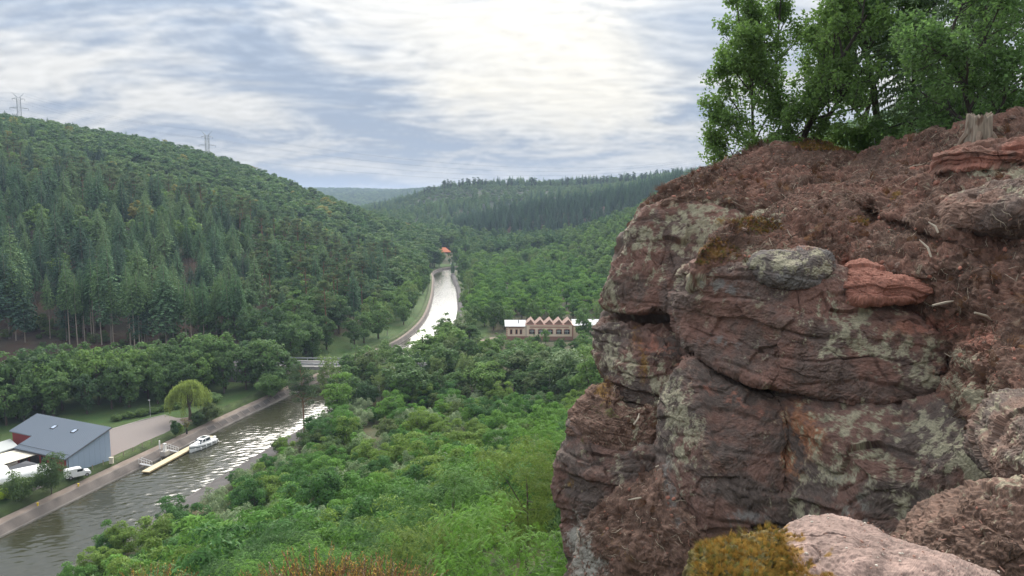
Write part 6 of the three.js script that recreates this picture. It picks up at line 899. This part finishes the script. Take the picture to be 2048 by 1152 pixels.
  const sec = [[-3.8, 1.2, 0.95, 0.25], [-2.5, 1.34, 0.98, 0.18], [-0.5, 1.38, 1.05, 0.15], [1.2, 1.24, 1.16, 0.18], [2.6, 0.82, 1.28, 0.3], [3.5, 0.35, 1.38, 0.55], [3.95, 0.03, 1.44, 0.85]], hull = new GB(), stripe = new GB(), deck = new GB();
  const ring = ([x, w, top, k]) => [[x, top, w], [x, top - 0.28, w * 1.01], [x, top - 0.55, w * 0.985], [x, 0.1, w * 0.86], [x, -0.35, w * 0.35], [x, -0.35, -w * 0.35], [x, 0.1, -w * 0.86], [x, top - 0.55, -w * 0.985], [x, top - 0.28, -w * 1.01], [x, top, -w]];
  for (let i = 0; i < sec.length - 1; i++) { const a = ring(sec[i]), q = ring(sec[i + 1]); for (let k = 0; k < 9; k++) { const g = k === 1 || k === 7 ? stripe : hull; g.quad(a[k], q[k], q[k + 1], a[k + 1], [1, 1, 1]); } deck.quad(a[0], a[9], q[9], q[0], [1, 1, 1]); }
  const st = ring(sec[0]); for (let k = 1; k < 9; k++) hull.tri(st[0], st[k], st[k + 1], [1, 1, 1]);
  const gel = std(0.8, 0.8, 0.79, 0.25, { side: THREE.DoubleSide }); mesh('hull', hull.build(), gel, bo); mesh('hull_stripe', stripe.build(), std(0.2, 0.21, 0.22, 0.3, { side: THREE.DoubleSide }), bo); mesh('deck', deck.build(), gel, bo);
  const cab = new GB(), cp = [[-1.9, 1.0], [1.5, 1.12], [0.6, 1.95], [-0.2, 2.12], [-1.7, 2.1]], cw = (y) => (y > 1.5 ? 0.82 : 1.05); for (let i = 0; i < cp.length; i++) { const a = cp[i], q = cp[(i + 1) % cp.length]; cab.quad([a[0], a[1], cw(a[1])], [a[0], a[1], -cw(a[1])], [q[0], q[1], -cw(q[1])], [q[0], q[1], cw(q[1])], [1, 1, 1]); } for (const s of [-1, 1]) for (let i = 1; i < cp.length - 1; i++) cab.tri(...[cp[0], cp[i], cp[i + 1]].map((p) => [p[0], p[1], s * cw(p[1])]), [1, 1, 1]);
  const cabin = mesh('cabin', cab.build(), gel, bo); const glassM = new THREE.MeshPhysicalMaterial({ color: C(0.03, 0.04, 0.05), roughness: 0.05, side: THREE.DoubleSide });
  mesh('windscreen', new GB().quad([1.4, 1.24, 0.92], [1.4, 1.24, -0.92], [0.7, 1.9, -0.76], [0.7, 1.9, 0.76], [1, 1, 1]).build().translate(0.04, 0.03, 0), glassM, cabin); for (const s of [-1, 1]) for (const [x0, x1] of [[0.0, 0.75], [-1.5, -0.2]]) mesh('side_window', new GB().quad([x0, 1.42, s * 1.0], [x1 + 0.25 * (x1 > 0), 1.42, s * 1.0], [x1 - 0.1, 1.9, s * 0.87], [x0, 1.92, s * 0.87], [1, 1, 1]).build(), glassM, cabin);
  mesh('roof_hatch', boxG(-1.2, 2.11, -0.55, -0.1, 2.16, 0.55), glassM, cabin); mesh('foredeck', new GB().tube([[1.2, 1.12, 0], [3.2, 1.28, 0]], [0.75, 0.2], 8, [1, 1, 1]).build().scale(1, 1, 1), gel, bo);
  for (const [x, s] of [[-2.8, -1], [-1.3, -1], [0.4, -1], [1.9, -0.9], [3, -0.55], [-2, 1], [1, 1]]) mesh('fender', new GB().tube([[x, 0.85, 1.45 * s], [x, 0.72, 1.47 * s], [x, 0.25, 1.47 * s], [x, 0.15, 1.45 * s]], [0.04, 0.13, 0.13, 0.05], 7, [1, 1, 1]).build(), MAT.white, bo);
  const rl = new GB(), rp = [[0.6, 1.6, 1.2], [2.2, 1.75, 0.95], [3.3, 1.85, 0.45], [3.9, 1.9, 0], [3.3, 1.85, -0.45], [2.2, 1.75, -0.95], [0.6, 1.6, -1.2]]; rl.tube(rp, rp.map(() => 0.022), 4, [1, 1, 1]); for (const p of rp) rl.tube([[p[0], 1.1, p[2] * 0.98], p], [0.018, 0.018], 4, [1, 1, 1]); mesh('bow_rail', rl.build(), MAT.metal, bo);
  mesh('swim_platform', boxG(-4.35, 0.25, -1, -3.75, 0.33, 1), gel, bo); mesh('outboard_motor', new GB().box(-4.4, 0.2, -0.25, -3.95, 1.25, 0.25).build(), MAT.white, bo);
}
{ // lone pine on the right bank
  const S = pine(860, { h: 15.5, r: 3.4, bare: 0.4, clumps: 40, leaves: 90, size: 0.36, bark: [0.2, 0.115, 0.075] }), o = thing('canal_pine', 'tall pine with reddish trunk on the right canal bank', 'tree', [-46.4, 1.6, -168]); mesh('trunk', S.trunk, barkMat, o); mesh('crown', S.crown, leafy(0.05, 0.075, 0.04), o);
}

// ---------------------------------------------------------------- road bridge, factory, far house, pylons and wires
{
  const yb = 6.2, Z = (x) => BRIDGE_Z(x), br = thing('road_bridge', 'pale concrete road bridge with guard rails crossing the canal', 'bridge', [0, 0, 0]);
  const strip = (x0, x1, y0, y1, z0, z1) => { const g = new GB(), n = 12; for (let i = 0; i < n; i++) { const a = mix(x0, x1, i / n), b = mix(x0, x1, (i + 1) / n); g.box(a, y0, Z(a) + z0, b, y1, Z(a) + z1); } return g.build(); };
  mesh('deck', strip(-72, -24, yb - 0.9, yb, -4.2, 4.2), std(0.26, 0.25, 0.24, 0.95), br); mesh('carriageway', strip(-72, -24, yb, yb + 0.02, -3.2, 3.2), std(0.07, 0.07, 0.072, 0.95), br);
  for (const z of [-4, 4]) { const rail = mesh('guard_rail', strip(-70, -36, yb + 0.55, yb + 0.9, z - 0.05, z + 0.05), std(0.3, 0.32, 0.34, 0.5, { metalness: 0.4 }), br); for (let x = -68; x < -36; x += 4) mesh('rail_post', boxG(x - 0.07, yb - 0.1, Z(x) + z - 0.07, x + 0.07, yb + 0.75, Z(x) + z + 0.07), MAT.metal, rail); }
  for (const x of [-66, -34]) mesh('abutment', boxG(x - 1.2, -1, Z(x) - 3.8, x + 1.2, yb - 0.9, Z(x) + 3.8), MAT.concrete, br);
  const g = new GB(), n = 60; for (let i = 0; i < n; i++) { const a = mix(-230, -70, i / n), b = mix(-230, -70, (i + 1) / n), ya = yb - 0.02, P = (x, z, y) => [x, y, Z(x) + z]; g.quad(P(a, 3.2, ya), P(b, 3.2, ya), P(b, -3.2, ya), P(a, -3.2, ya), [1, 1, 1]); g.quad(P(a, 8.5, 1), P(b, 8.5, 1), P(b, 4.2, ya - 0.02), P(a, 4.2, ya - 0.02), [1, 1, 1]); g.quad(P(a, 4.2, ya - 0.02), P(b, 4.2, ya - 0.02), P(b, 3.2, ya), P(a, 3.2, ya), [1, 1, 1]); g.quad(P(a, -4.4, ya), P(b, -4.4, ya), P(b, -3.2, ya), P(a, -3.2, ya), [1, 1, 1]); }
  structure('road', g.build(), std(0.16, 0.15, 0.14, 1, { side: THREE.DoubleSide }), 'road on its embankment leading to the bridge');
}
{
  const f = thing('saw_tooth_factory', 'pink rendered factory with five brown saw-tooth roofs and white roofed ends', 'factory', [-2.1, 3.2, -281], -0.02), render = std(0.78, 0.63, 0.49, 0.9), brick = std(0.36, 0.13, 0.1, 0.9), sill = std(0.4, 0.2, 0.16, 0.9), stone = std(0.3, 0.16, 0.12, 1), roofW = std(0.33, 0.35, 0.36, 0.7), tile = std(0.27, 0.175, 0.14, 0.95);
  // office end
  mesh('wall', boxG(0, 0, -7, 7, 3.6, 0), render, f); mesh('plinth', boxG(-0.1, -2.2, -7.1, 7.04, 0, 0.12), stone, f);
  mesh('white_roof', (() => { const g = new GB(); g.quad([-0.5, 3.7, 0.5], [7.1, 3.7, 0.5], [7.1, 4.9, -7.4], [-0.9, 4.9, -7.4], [1, 1, 1]); g.quad([-0.5, 3.55, 0.5], [-0.9, 4.75, -7.4], [7.1, 4.75, -7.4], [7.1, 3.55, 0.5], [1, 1, 1]); g.quad([-0.5, 3.7, 0.5], [-0.9, 4.9, -7.4], [-0.9, 4.75, -7.4], [-0.5, 3.55, 0.5], [1, 1, 1]); g.quad([-0.5, 3.7, 0.5], [-0.5, 3.55, 0.5], [7.1, 3.55, 0.5], [7.1, 3.7, 0.5], [1, 1, 1]); return g.build(); })(), roofW, f);
  mesh('gable', new GB().quad([0.02, 3.5, 0], [0.02, 4.7, -7], [0.02, 3.5, -7], [0.02, 3.5, 0], [1, 1, 1]).build(), render, f); mesh('chimney', new GB().tube([[4.4, 3.9, -4], [4.4, 5.4, -4]], [0.16, 0.16], 8, [1, 1, 1]).build(), std(0.2, 0.2, 0.2), f);
  mesh('brick_band', boxG(0.9, 2.95, 0.003, 6.5, 3.25, 0.09), brick, f);
  for (const x of [1.5, 3.5, 5.1]) { const w = mesh('window', boxG(x, 0.9, -0.1, x + 0.55, 2.35, 0.04), MAT.glass, f); mesh('surround', (() => { const g = new GB(); g.box(x - 0.22, 0.7, 0.004, x, 2.6, 0.1); g.box(x + 0.55, 0.7, 0.004, x + 0.77, 2.6, 0.1); g.box(x, 2.35, 0.004, x + 0.55, 2.6, 0.1); g.box(x, 0.7, 0.004, x + 0.55, 0.9, 0.14); return g.build(); })(), sill, w); }
  for (const y of [0.2, 0.9, 1.6, 2.3, 3]) mesh('quoin', boxG(-0.05, y, -0.3, 0.45, y + 0.4, 0.07), sill, f);
  // hall
  mesh('wall', boxG(7.05, 0, -9, 24.5, 4.2, 0.2), render, f); mesh('plinth', boxG(7.1, -2.2, -9.1, 24.6, 0, 0.32), stone, f); mesh('coping', boxG(7, 4.2, -0.4, 24.6, 4.32, 0.32), sill, f); mesh('brick_band', boxG(8.6, 3.3, 0.203, 23, 3.62, 0.3), brick, f);
  for (let k = 0; k < 5; k++) { const x0 = 7 + k * 3.46, x1 = x0 + 3.46, xa = x0 + 2.0, y0 = 4.25, ya = 6.0, g = new GB(), z0 = -0.9, z1 = -8.8; g.tri([x0, y0, z0], [x1, y0, z0], [xa, ya, z0], [1, 1, 1]); g.tri([x0, y0, z1], [xa, ya, z1], [x1, y0, z1], [1, 1, 1]); g.quad([x0 - 0.05, y0, z0 + 0.2], [xa, ya + 0.08, z0 + 0.2], [xa, ya + 0.08, z1], [x0 - 0.05, y0, z1], [0.9, 0.9, 0.9]); g.quad([xa, ya + 0.08, z0 + 0.2], [x1, y0, z0 + 0.2], [x1, y0, z1], [xa, ya + 0.08, z1], [1, 1, 1]); const t = mesh('saw_tooth_roof', g.build(), tile, f); mesh('edge_flashing', new GB().tube([[xa, ya + 0.06, z0 + 0.22], [x1, y0 + 0.02, z0 + 0.22]], [0.09, 0.09], 4, [1, 1, 1]).build(), std(0.5, 0.36, 0.28, 0.8), t); }
  for (const x of [8.5, 11.8, 15.1, 18.4, 21.3]) { const w = 1.9, arch = (h, z, x0, ww) => { const sh = new THREE.Shape(); sh.moveTo(x0, 0.9); sh.lineTo(x0 + ww, 0.9); sh.lineTo(x0 + ww, h - 0.3); sh.quadraticCurveTo(x0 + ww / 2, h + 0.35, x0, h - 0.3); return sh; }; const outer = arch(2.9, 0, x - 0.2, w + 0.4); const inner = arch(2.6, 0, x, w); outer.holes.push(new THREE.Path(inner.getPoints(12))); const win = mesh('window', new THREE.ExtrudeGeometry(inner, { depth: 0.05, bevelEnabled: false }).translate(0, 0, 0.21), MAT.glass, f); mesh('surround', new THREE.ExtrudeGeometry(outer, { depth: 0.12, bevelEnabled: false }).translate(0, 0, 0.203), sill, win); const b = new GB(); for (const q of [0.33, 0.66]) b.box(x + w * q - 0.05, 0.9, 0.262, x + w * q + 0.05, 2.7, 0.3); b.box(x, 1.9, 0.262, x + w, 1.98, 0.29); mesh('glazing_bar', b.build(), MAT.white, win); }
  mesh('downpipe', new GB().tube([[7.3, 0, 0.36], [7.3, 4, 0.36]], [0.07, 0.07], 6, [1, 1, 1]).build(), std(0.2, 0.12, 0.1), f); mesh('quoin_strip', boxG(24.1, 0, -0.2, 24.62, 4.1, 0.3), sill, f);
  // right end with white roofs
  const r = thing('white_roofed_wing', 'low wing with white roofs at the right end of the factory', 'building', [22.6, 3.2, -283.5], -0.02); mesh('wall', boxG(0, -2, -7, 13, 3.5, 0), render, r); mesh('white_roof', (() => { const g = new GB(); g.quad([-0.2, 3.6, 0.4], [13.3, 3.6, 0.4], [13.3, 4.8, -7.4], [-0.2, 4.8, -7.4], [1, 1, 1]); g.quad([-0.2, 3.6, 0.4], [-0.2, 3.4, 0.4], [13.3, 3.4, 0.4], [13.3, 3.6, 0.4], [1, 1, 1]); return g.build(); })(), roofW, r); for (const x of [1.2, 4.6, 8]) mesh('window', boxG(x, 0.9, -0.05, x + 1.6, 2.5, 0.05), MAT.glass, r);
  structure('factory_yard', flatPatch([[-16, -276], [-16, -284], [-4, -288], [-3, -279], [-8, -272]], ground(-8, -280) + 0.25), std(0.3, 0.24, 0.18, 1, { map: grain }), 'sandy yard beside the factory');
}
{
  const h = thing('orange_roofed_house', 'house with orange tiled roof among the trees at the canal end', 'house', [-61.5, ground(-61.5, -692), -692], 0.35), top = 6.9 - ground(-61.5, -692); mesh('wall', boxG(-5, -2, -4.5, 5, top, 4.5), std(0.36, 0.13, 0.11, 0.9), h); const g = new GB(), y0 = top, y1 = top + 4, A = [[-6, y0, 5.6], [6, y0, 5.6], [6, y0, -5.6], [-6, y0, -5.6]], r0 = [-2.5, y1, 0], r1 = [2, y1, 0]; g.quad(A[0], A[1], r1, r0, [1, 1, 1]); g.quad(A[2], A[3], r0, r1, [1, 1, 1]); g.tri(A[1], A[2], r1, [1, 1, 1]); g.tri(A[3], A[0], r0, [1, 1, 1]); const rf = mesh('roof', g.build(), std(0.6, 0.2, 0.1, 0.9), h); mesh('eaves', boxG(-6, y0 - 0.25, -5.6, 6, y0 - 0.003, 5.6), std(0.3, 0.12, 0.1, 0.9), rf); for (const x of [-3.6, -0.8, 2.2]) mesh('window', boxG(x, top - 2.6, 4.5, x + 1.4, top - 1, 4.56), MAT.glass, h); mesh('porch', boxG(-5.4, top - 3.8, 4.5, -1.5, top - 3.2, 7), std(0.6, 0.6, 0.58, 0.8), h);
  const s = thing('navigation_sign', 'small white sign at the far bend of the canal', 'sign', [-47.6, 1.5, -603], 0); mesh('board', boxG(-0.8, 1.4, -0.05, 0.8, 2.8, 0.05), MAT.white, s); mesh('post', boxG(-0.06, 0, -0.12, 0.06, 2.6, -0.05), MAT.metal, s);
  const fb = thing('far_footbridge', 'thin pale footbridge far off between the trees', 'bridge', [28.5, 8.2, -690], 0.1); mesh('deck', boxG(-5.5, -0.25, -1, 5.5, 0.1, 1), std(0.62, 0.62, 0.6, 0.7), fb); for (const z of [-1, 1]) mesh('handrail', boxG(-5.5, 0.9, z - 0.05, 5.5, 1.05, z + 0.05), MAT.white, fb); for (const x of [-5, 5]) mesh('pier', boxG(x - 0.4, ground(28.5 + x, -690) - 8.8, -0.8, x + 0.4, -0.25, 0.8), MAT.concrete, fb);
}
{
  const steel = std(0.34, 0.36, 0.38, 0.5, { metalness: 0.3 });
  const pylon = (label, x, z, turn, H) => {
    const y = ground(x, z), o = thing('electricity_pylon', label, 'pylon', [x, y - 1, z], turn, 'pylons on the left ridge'), body = new GB(), half = (t) => mix(4.2, 1.6, Math.min(1, t / 0.52)), top = H * 0.9;
    const lev = []; for (let i = 0; i <= 11; i++) lev.push(top * Math.pow(i / 11, 0.9));
    const c = (yy) => { const s = half(yy / top); return [[-s, yy, -s], [s, yy, -s], [s, yy, s], [-s, yy, s]]; };
    for (let i = 0; i < 11; i++) { const a = c(lev[i]), b = c(lev[i + 1]); for (let k = 0; k < 4; k++) { const m = (k + 1) % 4; body.bar(a[k], b[k], 0.17); body.bar(a[k], b[m], 0.09); body.bar(a[m], b[k], 0.09); body.bar(b[k], b[m], 0.09); } }
    mesh('lattice_tower', body.build(), steel, o);
    for (const [yy, w] of [[top * 0.97, 5.2], [top * 0.74, 7.6], [top * 0.52, 5.4]]) { const g = new GB(); for (const s of [-1, 1]) for (const q of [-1.5, 1.5]) { g.bar([s * 1.5, yy + 0.9, q], [s * w, yy, 0], 0.12); g.bar([s * 1.5, yy - 0.6, q], [s * w, yy, 0], 0.12); g.bar([s * (1.5 + w) / 2, yy + 0.45, q / 2], [s * (1.5 + w) / 2, yy - 0.3, -q / 2], 0.08); } const arm = mesh('cross_arm', g.build(), steel, o); for (const s of [-1, 1]) mesh('insulator', new GB().bar([s * w, yy, 0], [s * w, yy - 1.8, 0], 0.12, [1, 1, 1], 5).build(), MAT.glass, arm); }
    for (const s of [-1, 1]) mesh('earth_wire_horn', new GB().bar([s * 1.2, top, -1], [s * 5, top + 4.4, 0], 0.14).bar([s * 1.2, top, 1], [s * 5, top + 4.4, 0], 0.14).bar([s * 0.2, top, 0], [s * 4, top + 3.4, 0], 0.1).build(), steel, o);
    const P = (s, w, yy) => V(s * w, yy, 0).applyAxisAngle(V(0, 1, 0), turn).add(V(x, y - 1, z)); return { w: [1, -1].flatMap((s) => [P(s, 5.2, top * 0.97 - 1.8), P(s, 7.6, top * 0.74 - 1.8), P(s, 5.4, top * 0.52 - 1.8), P(s, 5, top + 4.4)]) };
  };
  const a = pylon('lattice pylon at the far left end of the ridge', -478, -765, 0.65, 43), b = pylon('lattice pylon nearer the middle of the ridge', -294, -757, 0.65, 39);
  const end = b.w.map((p, i) => V(330 + (i % 4) * 2, 118 + (p.y - 100) * 0.4, -1350)), start = a.w.map((p) => V(p.x - 300, p.y + 8, p.z + 40));
  const names = ['upper', 'middle', 'lower', 'earth']; let k = 0;
  for (const [from, to, sag, where] of [[a.w, b.w, 5, 'between the two pylons'], [b.w, end, 26, 'crossing the valley from the nearer pylon'], [start, a.w, 6, 'left of the far pylon']]) from.forEach((p, i) => { const pts = []; for (let q = 0; q <= 24; q++) { const t = q / 24, v = p.clone().lerp(to[i], t); v.y -= sag * 4 * t * (1 - t); pts.push(v.toArray()); } const m = mesh('power_line', new GB().tube(pts, pts.map(() => 0.035), 3, [1, 1, 1]).build(), MAT.dark); tag(m, `thin ${names[i % 4]} power line ${where} on the ${i < 4 ? 'valley' : 'hill'} side`, 'power line', 'power lines'); });
}

renderer.render(scene, camera);
